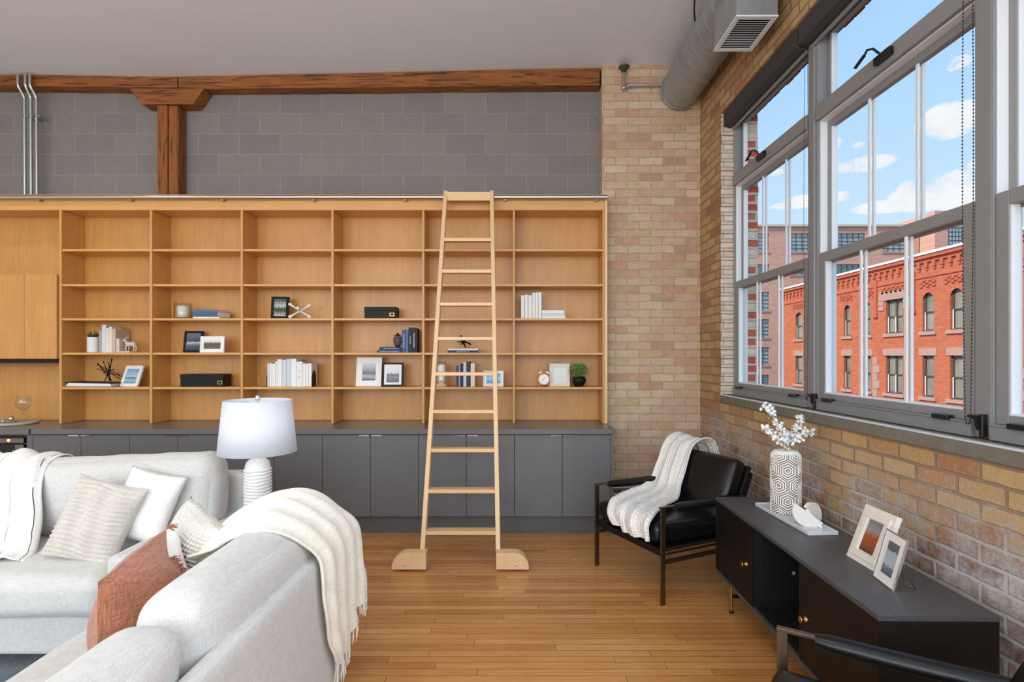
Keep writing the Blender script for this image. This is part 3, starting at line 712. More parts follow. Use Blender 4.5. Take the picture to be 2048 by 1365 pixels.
Mt = Matrix.Rotation(math.radians(-8), 4, 'X') @ Matrix.Rotation(math.radians(-2.5), 4, 'Y')
soft('back_cushion', -3.02, -1.765, 3.17, 3.41, .47, .945, .10, t, S0, bulge=(.01, .055, .0), wr=.012, seed=5, n=30, M=Mt, lift=(-2.0, .566), sm=3)
soft('back_cushion', -4.3, -3.03, 3.17, 3.41, .50, .90, .10, t, S0, bulge=(.01, .045, .0), wr=.011, seed=8, n=12, M=Mt)
for (x, y) in ((-1.80, 2.76), (-1.80, 3.5), (-4.45, 2.76), (-4.45, 3.5)):
    m = MB(); m.M = Matrix.Translation(-S0); m.box(x-.03, x+.03, y-.03, y+.03, 0, .085); m.build('leg', mat('walnut_leg', lin(96, 52, 34), .5, var=.15), t, bevel=.004)
# ---- right-hand sofa, seen from behind
XP0, XP1, YR0, YR1 = -.85, -.783, .30, 2.58; ZP = .742
t = thing('sofa', 'pale grey linen sofa seen from behind at lower left, near the camera', 'sofa', (-1.25, 1.44, 0)); S1 = Vector((-1.25, 1.44, 0))
soft('base', -1.70, XP0-.002, YR0+.02, YR1-.02, .07, .27, .02, t, S1, wr=.002)
soft('back_frame', XP0, XP1, YR0, YR1, .075, ZP, .030, t, S1, wr=.002, n=16)
soft('armrest', -1.70, XP0-.001, 2.33, YR1, .085, .545, .04, t, S1, wr=.003)
soft('seat_cushion', -1.722, XP0-.01, .34, 1.33, .272, .472, .06, t, S1, bulge=(0, 0, .02), wr=.006, seed=12, n=16)
soft('seat_cushion', -1.722, XP0-.01, 1.335, 2.325, .272, .472, .06, t, S1, bulge=(0, 0, .02), wr=.006, seed=14, n=16)
Mt = Matrix.Rotation(math.radians(7), 4, 'Y')
soft('back_cushion', -1.065, -.845, 1.44, 2.55, .475, .900, .10, t, S1, bulge=(.03, .01, .012), wr=.009, seed=21, n=30, M=Mt, sm=22)
Mt = Matrix.Rotation(math.radians(9), 4, 'Y')
soft('back_cushion', -1.05, -.855, .34, 1.435, .475, .875, .10, t, S1, bulge=(.025, .01, .010), wr=.010, seed=25, n=30, M=Mt, sm=18)
for (x, y) in ((-.86, 2.46), (-1.62, 2.46), (-.86, .42), (-1.62, .42)):
    m = MB(); m.M = Matrix.Translation(-S1); m.box(x-.03, x+.03, y-.03, y+.03, 0, .09); m.build('leg', MATS['walnut_leg'], t, bevel=.004)
# rug
tag(MB().box(-4.6, -1.80, .6, 2.9, .001, .013).build('rug', M_rug, bevel=.003), 'blue-grey woven rug on the floor in front of the sofas', 'rug')
# ---- pillows
def pil(name, lab, c, rot, W, Ht, T_, mt, fn=None, seed=0, n=26, wr=.006, pinch=.07, group=None):
    t = MB(); t.pillow(W, Ht, T_, n, pinch, wr, seed, fn); o = t.build(name, mt, weld=True)
    o.location = c; o.rotation_euler = rot; tag(o, lab, 'pillow', group); return o
def ribs(x, z): return .009*math.sin(z*2*PI/.023+1.5*math.sin(x*23))*(.6+.4*math.sin(x*60+z*9))
pil('throw_pillow', 'white linen pillow on the far sofa, behind the beige plush pillow', P(292, 1012, 3.04), (math.radians(-20), math.radians(14), math.radians(6)), .31, .39, .13, M_pwhite, seed=3)
pil('throw_pillow', 'beige ribbed plush pillow leaning on the far sofa', P(192, 1043, 2.90), (math.radians(-20), math.radians(14), math.radians(2)), .375, .43, .14, M_beige, fn=ribs, n=90, seed=9, wr=.004)
pil('throw_pillow', 'cream knitted pillow in the corner behind the rust pillow', P(383, 1110, 2.2), (math.radians(-14), math.radians(10), math.radians(-42)), .36, .36, .17, M_knit, seed=6)
# rust and cream pillow: two fabrics, frayed seam
t = thing('throw_pillow', 'rust-coloured pillow with frayed edge and cream end on the near sofa', 'pillow', (-1.235, 1.80, .48)); PO = Vector((-1.235, 1.80, .48))
def gridpart(name, rows, mt, sub=8, wr=.003):
    G = smoothgrid(rows, sub); n, k = len(G), len(G[0]); m = MB()
    m.add([G[a][b]-PO+mnoise.noise_vector(G[a][b]*9)*wr for a in range(n) for b in range(k)], [(a*k+b, a*k+b+1, (a+1)*k+b+1, (a+1)*k+b) for a in range(n-1) for b in range(k-1)], True); return m.build(name, mt, t), G
def row4(a, b, bow): a, b, bow = Vector(a), Vector(b), Vector(bow); return [Vector((-1.205-.03*abs(.885-a.z), 1.572+.03*abs(.885-a.z), a.z)), a.lerp(b, .16)+bow*.5, a.lerp(b, .4)+bow, a.lerp(b, .7)+bow, b]
rr_ = [row4((-1.26, 1.62, .482), (-1.40, 2.03, .485), (-.02, 0, 0)), row4((-1.275, 1.60, .69), (-1.44, 2.05, .68), (-.03, 0, 0)), row4((-1.225, 1.575, .855), (-1.35, 2.06, .85), (-.01, 0, .01)),
 row4((-1.204, 1.574, .890), (-1.317, 2.054, .893), (0, 0, .004)), row4((-1.198, 1.573, .884), (-1.27, 1.985, .872), (0, 0, .012)), row4((-1.190, 1.573, .874), (-1.205, 1.90, .842), (.01, 0, .012)),
 row4((-1.188, 1.573, .85), (-1.165, 1.885, .80), (.02, 0, .01)), row4((-1.195, 1.59, .74), (-1.125, 1.885, .70), (.03, 0, 0)), row4((-1.21, 1.61, .60), (-1.125, 1.89, .59), (.02, 0, 0)), row4((-1.23, 1.63, .482), (-1.15, 1.90, .485), (0, 0, 0))]
o_, G_ = gridpart('rust_cover', rr_, M_rust)
far = [r[-1] for r in rr_]; tip = [Vector((-1.36, 2.06, .49)), Vector((-1.37, 2.08, .66)), Vector((-1.31, 2.09, .80)), Vector((-1.285, 2.08, .85)), Vector((-1.255, 2.05, .81)), Vector((-1.225, 2.035, .755)), Vector((-1.20, 2.03, .72)), Vector((-1.18, 2.03, .66)), Vector((-1.18, 2.03, .58)), Vector((-1.2, 2.04, .49))]
gridpart('cream_end', [[a, a.lerp(b, .5)+Vector((.012, 0, .008)), b] for a, b in zip(far, tip)], M_pwhite)
m = MB(); edge = [g[-1] for g in G_]; k0 = int(len(edge)*.56); k1 = int(len(edge)*.86)
for k in range(90):
    q = edge[k0]+Vector((0, 0, 0)); u = k0+(k1-k0)*k/89; a = edge[int(u)].lerp(edge[min(int(u)+1, len(edge)-1)], u-int(u))-PO
    l = random.uniform(.014, .034); m.tube([a, a+Vector((random.uniform(.0, .01), l*.6, random.uniform(-.008, .003))), a+Vector((random.uniform(.0, .016), l, random.uniform(-.02, .002)))], .0017, 4)
a = Vector(rr_[3][-1])-PO
for k in range(14): m.tube([a, a+Vector((random.uniform(-.006, .01), random.uniform(.006, .02), random.uniform(.0, .014))), a+Vector((random.uniform(0, .03), random.uniform(.01, .035), random.uniform(-.012, .012)))], .0016, 4)
m.build('fringe', M_rust, t)
# ---- throws
def fringe(pts_dirs, r, mt, parent, L=.05):
    m = MB()
    for (p, d) in pts_dirs:
        for q in range(2):
            a = Vector(p)+Vector((random.uniform(-.004, .004), random.uniform(-.006, .006), 0)); l = L*random.uniform(.7, 1.2)
            j = Vector((random.uniform(-.006, .006), random.uniform(-.008, .008), 0)); m.tube([a, a+Vector(d)*l*.5+j, a+Vector(d)*l+j*1.6], [r, r*.9, r*.6], 5)
    return m.build('fringe', mt, parent)
# cream throw over the near sofa back: rows run down the length, columns from near edge to far edge
rows = [
 [(-1.215, 2.02, .79), (-1.22, 2.10, .785), (-1.23, 2.19, .785), (-1.23, 2.28, .785), (-1.23, 2.37, .78)],
 [(-1.115, 2.00, .825), (-1.13, 2.11, .862), (-1.14, 2.22, .89), (-1.14, 2.34, .885), (-1.15, 2.46, .86)],
 [(-1.02, 1.965, .882), (-1.03, 2.10, .925), (-1.04, 2.25, .942), (-1.05, 2.39, .935), (-1.06, 2.545, .895)],
 [(-.92, 1.96, .912), (-.925, 2.11, .945), (-.93, 2.27, .945), (-.935, 2.42, .935), (-.95, 2.58, .89)],
 [(-.830, 2.04, .860), (-.825, 2.17, .875), (-.825, 2.32, .875), (-.835, 2.47, .865), (-.86, 2.615, .83)],
 [(-.770, 2.115, .765), (-.763, 2.23, .77), (-.760, 2.37, .77), (-.760, 2.52, .765), (-.785, 2.635, .745)],
 [(-.752, 2.13, .64), (-.746, 2.25, .64), (-.744, 2.39, .65), (-.740, 2.53, .65), (-.745, 2.64, .64)],
 [(-.750, 2.16, .50), (-.746, 2.27, .48), (-.742, 2.40, .51), (-.736, 2.53, .53), (-.728, 2.645, .53)],
 [(-.752, 2.22, .36), (-.748, 2.31, .33), (-.744, 2.42, .38), (-.736, 2.54, .425), (-.718, 2.645, .445)],
 [(-.754, 2.30, .24), (-.750, 2.38, .215), (-.746, 2.45, .27), (-.736, 2.55, .355), (-.712, 2.64, .385)]]
t = thing('throw_blanket', 'cream fringed wool throw draped over the back of the near sofa', 'blanket', (0, 0, 0))
o, vs, n_, m_ = drape('throw_cloth', rows, M_throwc, .010, 8, [(4.5, .011, .4, .35), (9, .004, 1.2, .7)], t, .005)
last = vs[-m_:]; fringe([(p, (0, 0, -1)) for p in last[::1]], .0028, M_throwc, t, .065)
# white throw with black stripes over the far sofa back
rows = []
for (y, z, xo) in ((3.43, .78, 0), (3.42, .90, 0), (3.33, .955, 0), (3.22, .93, .0), (3.12, .83, .04), (3.06, .70, .09), (2.98, .58, .15), (2.89, .515, .21), (2.80, .502, .24)):
    rows.append([(-3.42+xo*.4, y+.02, z-.01), (-3.22+xo*.6, y-.03, z+.005), (-3.04+xo, y, z), (-2.89+xo*1.0, y-.03, z+.005), (-2.755+xo*1.0, y+.0, z-.004)])
t = thing('throw_blanket', 'white cotton throw with thin black stripes on the far sofa', 'blanket', (0, 0, 0))
o, vs, n_, m_ = drape('throw_cloth', rows, M_throws, .006, 8, [(3.2, .016, .6, .5), (7, .006, 2.2, -.6)], t, .010, 2.2)
# ---- armchairs
def armchair(label, origin, ang):
    t = thing('armchair', label, 'armchair', (*origin, 0), ang, 'black leather armchairs'); W = .726; D = .68
    for x in (0, W):
        s_ = 1 if x == 0 else -1
        for y in (0, D):
            m = MB(); xx = x; m.box(min(xx, xx+s_*.012), max(xx, xx+s_*.012), y-.017, y+.017, 0, .600 if y == 0 else .598); m.build('leg', M_bronze, t, bevel=.0015)
        m = MB(); m.box(min(x, x+s_*.024), max(x, x+s_*.024), -.017, D+.017, .595, .607); m.build('arm_bar', M_bronze, t, bevel=.0015)
        m = MB(); xc = x+s_*.012; n = 12
        m.tube([(xc, .10+(D-.14)*k/n, .592-.004*math.sin(PI*k/n)) for k in range(n+1)], [.023]+[.031+.003*math.sin(PI*k/n) for k in range(1, n)]+[.023], 16, flat=.85); m.build('arm_pad', M_leather, t)
        m = MB(); m.box(min(x+s_*.012, x+s_*.024), max(x+s_*.012, x+s_*.024), 0, D, .325, .345); m.box(min(x+s_*.012, x+s_*.024), max(x+s_*.012, x+s_*.024), 0, D, .300, .312); m.build('side_rail', M_bronze, t, bevel=.001)
        m = MB(); m.box(min(x+s_*.012, x+s_*.024), max(x+s_*.012, x+s_*.024), 0, D, .245, .272); m.build('stretcher', M_bronze, t, bevel=.001)
    m = MB(); m.box(.024, W-.024, -.012, .012, .30, .345); m.box(.024, W-.024, D-.012, D+.012, .30, .345); m.box(.03, W-.03, .012, D-.012, .325, .34); m.build('seat_frame', M_black, t, bevel=.002)
    m = MB(); m.M = Matrix.Translation((W/2, .295, .412)) @ Matrix.Rotation(math.radians(-3.5), 4, 'X'); m.rbox((0, 0, 0), (W-.065, .64, .125), .045, 20, (0, .008, .022), .003, 31); m.build('seat_cushion', M_leather, t)
    A = Matrix.Translation((W/2, .555, .42)) @ Matrix.Rotation(math.radians(-24), 4, 'X')
    m = MB(); m.M = A; m.rbox((0, .0, .215), (W-.075, .125, .46), .045, 20, (0, .022, .006), .003, 37); m.build('back_cushion', M_leather, t)
    m = MB(); m.M = A; m.box(-W/2+.03, W/2-.03, .062, .088, -.08, .43); m.build('back_frame', M_black, t, bevel=.012)
    for s_ in (-1, 1):
        m = MB(); m.M = A; m.box(s_*(W/2-.024)-.006, s_*(W/2-.024)+.006, .06, .10, -.10, .39); m.build('back_bracket', M_black, t, bevel=.001)
    return t
c1 = armchair('black leather armchair with white knit throw in the brick corner', (.598, 4.026), math.atan2(-.899, .438))
c2 = armchair('black leather armchair cut off at lower right, in front of the console', (.927, 1.892), math.atan2(-.847, -.532))
# white knit throw on the first chair, written in the chair's own frame
t = thing('throw_blanket', 'white chunky-knit throw hanging over the corner armchair', 'blanket', (.598, 4.026, 0), math.atan2(-.899, .438))
rows = []
for (xa, xb, y, z) in ((-.01, .26, .955, .58), (-.02, .27, .94, .76), (-.025, .275, .87, .885), (-.02, .28, .775, .905), (-.01, .29, .665, .855), (.015, .315, .573, .72), (.01, .34, .508, .60), (.05, .42, .40, .545), (.09, .50, .24, .535), (.15, .585, .08, .53), (.20, .64, -.02, .515), (.235, .665, -.066, .47), (.27, .675, -.072, .42), (.30, .68, -.070, .385)):
    rows.append([(xa+(xb-xa)*u, y+.008*math.sin(u*9), z+.008*math.sin(u*7+1)) for u in (0, .25, .5, .75, 1)])
drape('knit_cloth', rows, M_throww, .012, 7, [(3.2, .012, .2, .2), (7, .005, 1.1, -.4)], t, .006, 3)
# ================================================================== CONSOLE
Fp, Np = Vector((1.2646, 3.446)), Vector((1.245, 1.869)); ax = (Fp-Np).normalized(); Lc = (Fp-Np).length
t = thing('console_cabinet', 'long low black console cabinet with brass knobs under the windows', 'console', (Np.x, Np.y, 0), math.atan2(ax.y, ax.x)-PI/2)
# local: x into the wall, y away from the camera along the front
Wc = .413; z0, z1 = .188, .654
m = MB(); m.box(0, Wc, 0, Lc, z1-.020, z1); m.build('top', M_console, t, bevel=.0015)
m = MB(); m.box(0, Wc, 0, Lc, z0, z0+.018); m.build('bottom_panel', M_console, t, bevel=.001)
for y0 in (0, Lc-.018): MB().box(.0, Wc-.002, y0, y0+.018, z0+.018, z1-.020).build('side_panel', M_consoleZ, t, bevel=.001)
y1, y2 = Lc/3+.01, 2*Lc/3-.0
for y0 in (y1, y2): MB().box(.003, Wc-.002, y0-.009, y0+.009, z0+.018, z1-.020).build('divider', M_consoleZ, t, bevel=.001)
MB().box(Wc-.012, Wc-.004, .018, Lc-.018, z0+.018, z1-.020).build('back_panel', M_consoleD, t)
m = MB(); m.box(.02, Wc-.012, y1+.0095, y1+.0105, z0+.018, z1-.020); m.box(.02, Wc-.012, y2-.0105, y2-.0095, z0+.018, z1-.020); m.box(.02, Wc-.012, y1+.0105, y2-.0105, z0+.018, z0+.0195); m.build('bay_shade', M_consoleD, t)  # added dark sheets over the bay's inner faces, painting its shade
MB().cyl((.225, y2-.011, .387), (.225, y2-.0135, .387), .009, 16).build('cable_plug', mat('grey_plug', lin(170, 170, 172), .5), t)
m = MB()
for k in range(5): m.cyl((.06, y2-.011, z0+.16+.035*k), (.06, y2-.013, z0+.16+.035*k), .0028, 8)
m.build('shelf_pin', M_chrome, t)
m = MB(); m.cyl((.02, y1+.15, .52), (.016, y1+.15, .52), .0, 4)
for (a, b, ky) in ((.020, y1-.011, y1-.055), (y2+.011, Lc-.020, y2+.055)):
    d = MB().box(.004, .020, a, b, z0+.021, z1-.023).build('door', M_consoleZ, t, bevel=.001)
    k = MB(); k.tube([(.004, ky, .408), (-.004, ky, .408), (-.006, ky, .408), (-.016, ky, .408), (-.018, ky, .408), (-.024, ky, .408), (-.026, ky, .408)], [.013, .013, .006, .006, .014, .015, .012], 18); k.build('knob', M_brass, d)
for y0 in (.17, Lc-.17):
    for x0 in (.035, Wc-.045):
        l = MB().cyl((x0, y0, .012), (x0, y0, z0), .0085, 14).build('leg', M_brass, t)
        MB().cyl((x0, y0, 0), (x0, y0, .014), .013, 14).build('foot_cap', M_blackpl, l)
    MB().bar((.035, y0, .10), (Wc-.045, y0, .10), .012, .018).build('cross_bar', M_black, t)
# tray, vase, flowers, sculpture
t = thing('tray', 'rectangular pale marble tray on the console under the vase', 'tray', (1.515, 2.975, .654), math.radians(2.6))
m = MB(); w_, l_ = .077, .272; m.box(-w_, w_, -l_, l_, .0005, .008)
for (a, b, c, d) in ((-w_, -w_+.006, -l_, l_), (w_-.006, w_, -l_, l_), (-w_+.006, w_-.006, -l_, -l_+.006), (-w_+.006, w_-.006, l_-.006, l_)): m.box(a, b, c, d, .008, .020)
m.build('tray_body', M_marble, t, bevel=.002)
VX, VY, VZ = 1.527, 3.08, .6625; R0, HV = .079, .352
def vasepat(th, z):
    s_ = R0*2*PI/5; u = th/(2*PI)*5; rowh = s_*.866; best = 9
    for r in range(-1, 8):
        cy = r*rowh-.01; off = .5*(r % 2)
        for k in (math.floor(u-off), math.floor(u-off)+1):
            dx = (u-(k+off))*s_; dy = z-cy
            d = max(abs(dx), abs(dx*.5+dy*.866), abs(dx*.5-dy*.866)); best = min(best, d)
    return best/(s_/2)
n_, m_ = 260, 240; vs = []; col = []; fs = []
for i in range(m_+1):
    z = HV*i/m_; e = min(z/.022, 1); e2 = min((HV-z)/.045, 1); r = R0*(.90+.10*math.sqrt(max(0, 1-(1-e)**2)))*(.55+.45*math.sqrt(max(0, 1-(1-e2)**2)))
    for k in range(n_):
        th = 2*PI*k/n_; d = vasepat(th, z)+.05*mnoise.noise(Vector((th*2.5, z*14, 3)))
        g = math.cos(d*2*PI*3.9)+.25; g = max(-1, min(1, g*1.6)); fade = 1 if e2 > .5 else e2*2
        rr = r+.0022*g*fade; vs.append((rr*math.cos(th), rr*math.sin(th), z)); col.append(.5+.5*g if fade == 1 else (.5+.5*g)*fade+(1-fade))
b0 = len(vs)
for (r, z) in ((.036, HV+.0), (.034, HV-.02), (.05, HV-.06), (.06, HV-.15)):
    for k in range(n_): th = 2*PI*k/n_; vs.append((r*math.cos(th), r*math.sin(th), z)); col.append(1 if z == HV else .3)
for i in range(m_+4):
    for k in range(n_): fs.append((i*n_+k, i*n_+(k+1) % n_, (i+1)*n_+(k+1) % n_, (i+1)*n_+k))
m = MB(); m.add(vs, fs, True); m.add(vs[:n_], [list(range(n_))[::-1]])
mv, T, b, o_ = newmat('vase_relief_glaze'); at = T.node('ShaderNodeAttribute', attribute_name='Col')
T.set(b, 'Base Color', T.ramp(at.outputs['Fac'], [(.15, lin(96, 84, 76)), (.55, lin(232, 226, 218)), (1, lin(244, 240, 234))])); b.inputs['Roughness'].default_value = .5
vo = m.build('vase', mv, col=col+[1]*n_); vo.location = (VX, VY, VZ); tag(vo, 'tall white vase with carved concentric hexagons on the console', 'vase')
# blossom branches
def branch(pts, lab, seed, dens=60, leaf_end=True):
    random.seed(seed); P0 = Vector((VX, VY, VZ+HV-.10)); pts = [Vector(p) for p in pts]
    t = thing('blossom_branch', lab, 'flowers', P0, 0, 'blossom branches in the vase'); loc = [p-P0 for p in pts]
    G = smoothgrid([loc, loc], 8)[0]; MB().tube(G, [.0022*(1-.6*i/len(G)) for i in range(len(G))], 6).build('stem', M_stem, t)
    fl = MB(); lf = MB(); n = len(G)
    for k in range(dens):
        u = random.uniform(.34, .93 if leaf_end else 1.0); i = min(n-1, int(u*(n-1))); c = G[i]+Vector([random.gauss(0, .011) for _ in range(3)])
        d = Vector([random.gauss(0, 1) for _ in range(3)]).normalized(); q = d.to_track_quat('Z', 'Y').to_matrix().to_4x4(); r = random.uniform(.007, .0105)
        for p in range(5):
            M = Matrix.Translation(c) @ q @ Matrix.Rotation(2*PI*p/5, 4, 'Z')
            v = [(0, 0, 0), (r*.55, -r*.42, r*.25), (r*1.15, -r*.25, r*.55), (r*1.25, 0, r*.5), (r*1.15, r*.25, r*.55), (r*.55, r*.42, r*.25)]
            fl.M = M; fl.add(v, [(0, 1, 2, 3, 4, 5)])
    for k in range(16):
        u = random.uniform(.3, 1) if k > 7 else random.uniform(.93, 1.0); i = min(n-1, int(u*(n-1))); c = G[i]
        d = Vector([random.gauss(0, 1), random.gauss(0, 1), random.gauss(.3, .7)]).normalized(); q = d.to_track_quat('Y', 'Z').to_matrix().to_4x4(); l = random.uniform(.012, .026)
        lf.M = Matrix.Translation(c) @ q; lf.add([(0, 0, 0), (l*.16, l*.5, .002), (0, l, 0), (-l*.16, l*.5, .002)], [(0, 1, 2, 3)])
    fl.build('blossoms', M_petal, t); lf.build('leaves', M_leaf, t); return t
def V(px, py, dy=0): p = P(px, py, VY+dy); return tuple(p)
neck = (VX, VY, VZ+HV-.08); nk2 = (VX, VY, VZ+HV+.01)
branch([neck, nk2, V(1566, 880), V(1556, 852, .01), V(1546, 834, .02), V(1538, 818, .02), V(1521, 812, .02)], 'tallest blossom branch leaning left in the carved vase', 1, 95)
branch([neck, nk2, V(1562, 884, -.02), V(1550, 872, -.03), V(1534, 862, -.03), V(1530, 856, -.03)], 'short blossom branch reaching out low to the left of the vase', 2, 52, False)
branch([neck, nk2, V(1582, 880, .02), V(1590, 860, .03), V(1598, 850, .03), V(1599, 838, .03), V(1611, 833, .03)], 'upright blossom branch right of centre, ending in a tuft', 3, 60)
branch([neck, nk2, V(1584, 888, -.02), V(1597, 876, -.02), V(1610, 868, -.02), V(1617, 862, -.02), V(1632, 878, -.02)], 'arching blossom branch spreading right above the vase', 4, 62)
branch([neck, nk2, V(1572, 886, -.01), V(1570, 874, -.02), V(1580, 866, -.03)], 'shortest blossom branch, bunched in the middle of the vase', 5, 75, False)
random.seed(11)
# interlocking half-disc sculpture
t = thing('sculpture', 'white ceramic sculpture of interlocking half discs on the marble tray', 'ornament', (1.545, 2.845, .6625), math.radians(20))
t.rotation_euler = (0, 0, 0); SO = Vector(t.location)
def half(c, u, w_, r_, th, name):
    c, u = Vector(c)-SO, Vector(u).normalized(); w_ = Vector(w_); w_ = (w_-u*w_.dot(u)).normalized(); nn_ = u.cross(w_)
    m = MB(); m.M = Matrix.Translation(c) @ Matrix((u, w_, nn_)).transposed().to_4x4(); pl = [(r_*math.cos(PI*k/28), r_*.92*math.sin(PI*k/28)) for k in range(29)]; m.prism(pl, 'z', -th/2, th/2); return m.build(name, M_ceramic, t, bevel=.004, seg=3)
half(P(1617, 1026, 2.83), (.78, -.25, -.58), (-.60, .1, -.75), .080, .017, 'half_disc')
half(P(1624, 1030, 2.85), (.70, .30, -.66), (.62, .35, .70), .068, .017, 'half_disc')
m = MB(); m.bar(P(1612, 1020, 2.84)-SO, P(1644, 1056, 2.80)-SO, .016, .018); m.build('crossing_bar', M_ceramic, t, bevel=.003)
# ------------------------------------------------------------------ picture frames
def photomat(name, kind):
    m, T, b, o = newmat(name); uv = T.coords('UV'); s_ = T.node('ShaderNodeSeparateXYZ'); T.l.new(uv, s_.inputs[0]); x, y = s_.outputs[0], s_.outputs[1]
    n = T.noise(uv, 6, 6, .65); n2 = T.noise(uv, 18, 4, .7); yy = T.math('ADD', y, T.math('MULTIPLY', T.math('SUBTRACT', n, .5), .35))
    K = {
     'sea': [(0, lin(110, 150, 180)), (.25, lin(160, 190, 210)), (.38, lin(84, 112, 140)), (.45, lin(178, 206, 226)), (1, lin(126, 176, 214))],
     'blue': [(0, lin(60, 130, 190)), (.3, lin(96, 160, 208)), (.5, lin(150, 196, 226)), (1, lin(70, 140, 200))],
     'tree': [(0, lin(120, 100, 60)), (.3, lin(90, 84, 56)), (.55, lin(70, 66, 50)), (.7, lin(150, 140, 120)), (.8, lin(226, 226, 224))],
     'mist': [(0, lin(40, 42, 44)), (.25, lin(180, 182, 186)), (.4, lin(90, 94, 98)), (.6, lin(150, 154, 158)), (1, lin(212, 216, 220))],
     'rock': [(0, lin(50, 50, 52)), (.35, lin(120, 120, 122)), (.5, lin(80, 82, 84)), (.6, lin(214, 218, 222)), (1, lin(226, 230, 234))],
     'night': [(0, lin(40, 44, 56)), (.3, lin(86, 94, 116)), (.45, lin(200, 206, 214)), (.52, lin(60, 66, 84)), (1, lin(110, 120, 146))],
     'green': [(0, lin(200, 190, 170)), (.3, lin(40, 66, 40)), (.45, lin(34, 60, 44)), (.6, lin(190, 196, 190)), (1, lin(30, 36, 34))],
     'city': [(0, lin(90, 60, 50)), (.2, lin(150, 80, 44)), (.5, lin(170, 84, 46)), (.7, lin(160, 150, 150)), (1, lin(120, 130, 145))],
     'skyl': [(0, lin(90, 98, 106)), (.22, lin(120, 130, 138)), (.32, lin(184, 196, 202)), (.72, lin(176, 190, 198)), (.76, lin(96, 100, 106)), (1, lin(104, 108, 112))],
     'text': [(0, lin(226, 226, 224)), (1, lin(236, 236, 234))]}[kind]
    c = T.ramp(yy, K)
    if kind == 'text':
        g = T.math('GREATER_THAN', T.math('SINE', T.math('MULTIPLY', y, 90)), .3); c = T.mix(T.math('MULTIPLY', g, .4), c, lin(150, 150, 150))
    elif kind != 'blue': c = T.mix(T.math('MULTIPLY', T.ramp(n2, [(.45, 0.0), (.65, 1.0)]), .35), c, T.mix(.5, c, (.02, .02, .02)))
    T.set(b, 'Base Color', c); b.inputs['Roughness'].default_value = .25; return m
def frame(lab, W, Hh, D, bw, fm, matw, pk, loc, rz, lean, easel=None, step=False, ledge=.004):
    t = thing('picture_frame', lab, 'picture frame', loc, rz); R = Matrix.Rotation(math.radians(-lean), 4, 'X')
    m = MB(); m.M = R
    def ring(x, z, x2, z2, y0, y1):   # rectangular ring between half sizes
        pass
    for (a, b, c, d) in ((-W/2, W/2, 0, bw), (-W/2, W/2, Hh-bw, Hh), (-W/2, -W/2+bw, bw, Hh-bw), (W/2-bw, W/2, bw, Hh-bw)): m.box(a, b, 0, D, c, d)
    if step:
        q = bw*.55
        for (a, b, c, d) in ((-W/2+bw-q, W/2-bw+q, bw-q, bw), (-W/2+bw-q, W/2-bw+q, Hh-bw, Hh-bw+q), (-W/2+bw-q, -W/2+bw, bw, Hh-bw), (W/2-bw, W/2-bw+q, bw, Hh-bw)): m.box(a, b, -.006, .0, c, d)
    m.build('frame_moulding', fm, t, bevel=.0018)
    m = MB(); m.M = R; m.box(-W/2+bw, W/2-bw, ledge, D-.002, bw, Hh-bw); m.build('mat_board', M_white if pk != 'green0' else M_black, t)
    x, z0_, z1_ = W/2-bw-matw, bw+matw, Hh-bw-matw; m = MB(); m.M = R
    m.add([(-x, ledge-.0012, z0_), (x, ledge-.0012, z0_), (x, ledge-.0012, z1_), (-x, ledge-.0012, z1_), (-x, ledge, z0_), (x, ledge, z0_), (x, ledge, z1_), (-x, ledge, z1_)], [(0, 1, 2, 3), (7, 6, 5, 4), (0, 4, 5, 1), (2, 6, 7, 3)])
    m.build('photo', photomat('photo_'+pk, pk), t, uv=[(0, 0), (1, 0), (1, 1), (0, 1)]*2)
    if easel == 'wire':
        m = MB(); a = R @ Vector((W/2-.03, D, Hh*.62)); p = Vector((W/2-.03, D+.085, .003)); q = Vector((-W/2+.05, D+.085, .003)); a2 = R @ Vector((-W/2+.05, D, Hh*.62))
        m.tube([a, p, q, a2], .0022, 8); m.build('easel_wire', M_chrome, t)
    elif easel:
        m = MB(); a = R @ Vector((0, D, Hh*.6)); m.bar(a, (0, a.y+.045, .004), .03, .003); m.build('easel_back', M_black, t)
    return t
r = math.radians
frame('large white stepped frame with orange city photo on the console', .205, .247, .022, .050, M_cream, .004, 'city', (1.477, 2.333, .6545), r(-90), 21, 'strut', True)
frame('thin metal frame on wire easel, nearest on the console', .150, .205, .010, .006, M_chrome, .032, 'skyl', (1.432, 2.130, .6545), r(-98), 15, 'wire')
def sf(lab, px0, px1, py0, py1, bw, fm, matw, pk, Y, rz=0, lean=8, D=.014, step=False, zs=None, wf=1.0):
    a, b = P(px0, py1, Y), P(px1, py0, Y); z = min(STOP, key=lambda q: abs(q-a.z)); Hh = (b.z-z)/math.cos(r(lean))
    return frame(lab, (b.x-a.x)*wf, Hh, D, bw, fm, matw, pk, ((a.x+b.x)/2, Y, z+.001), r(rz), lean, 'strut', step)
sf('white frame with sea photo, tilted in the leftmost bay', 234, 277, 732, 774, .010, M_white, .022, 'sea', 5.14, -14, 20, .02)
sf('dark frame with night photo, behind the small white frame', 367, 402, 662, 706, .024, M_black, .002, 'night', 5.20, 14, 16, .018, True)
sf('small white landscape frame with tree photo in the second bay', 399, 447, 673, 706, .010, M_white, .024, 'tree', 5.11, 0, 6, .022)
sf('black frame with green photo beside the white jack ornament', 542, 576, 593, 637, .026, M_black, .002, 'green', 5.17, 10, 10, .018, True)
sf('large white frame with misty grey photo in the fourth bay', 711, 762, 715, 774, .012, M_white, .045, 'mist', 5.17, 0, 9, .016)
sf('black frame with white mat, right of the large white frame', 764, 806, 726, 774, .018, M_black, .022, 'rock', 5.14, 4, 8, .018)
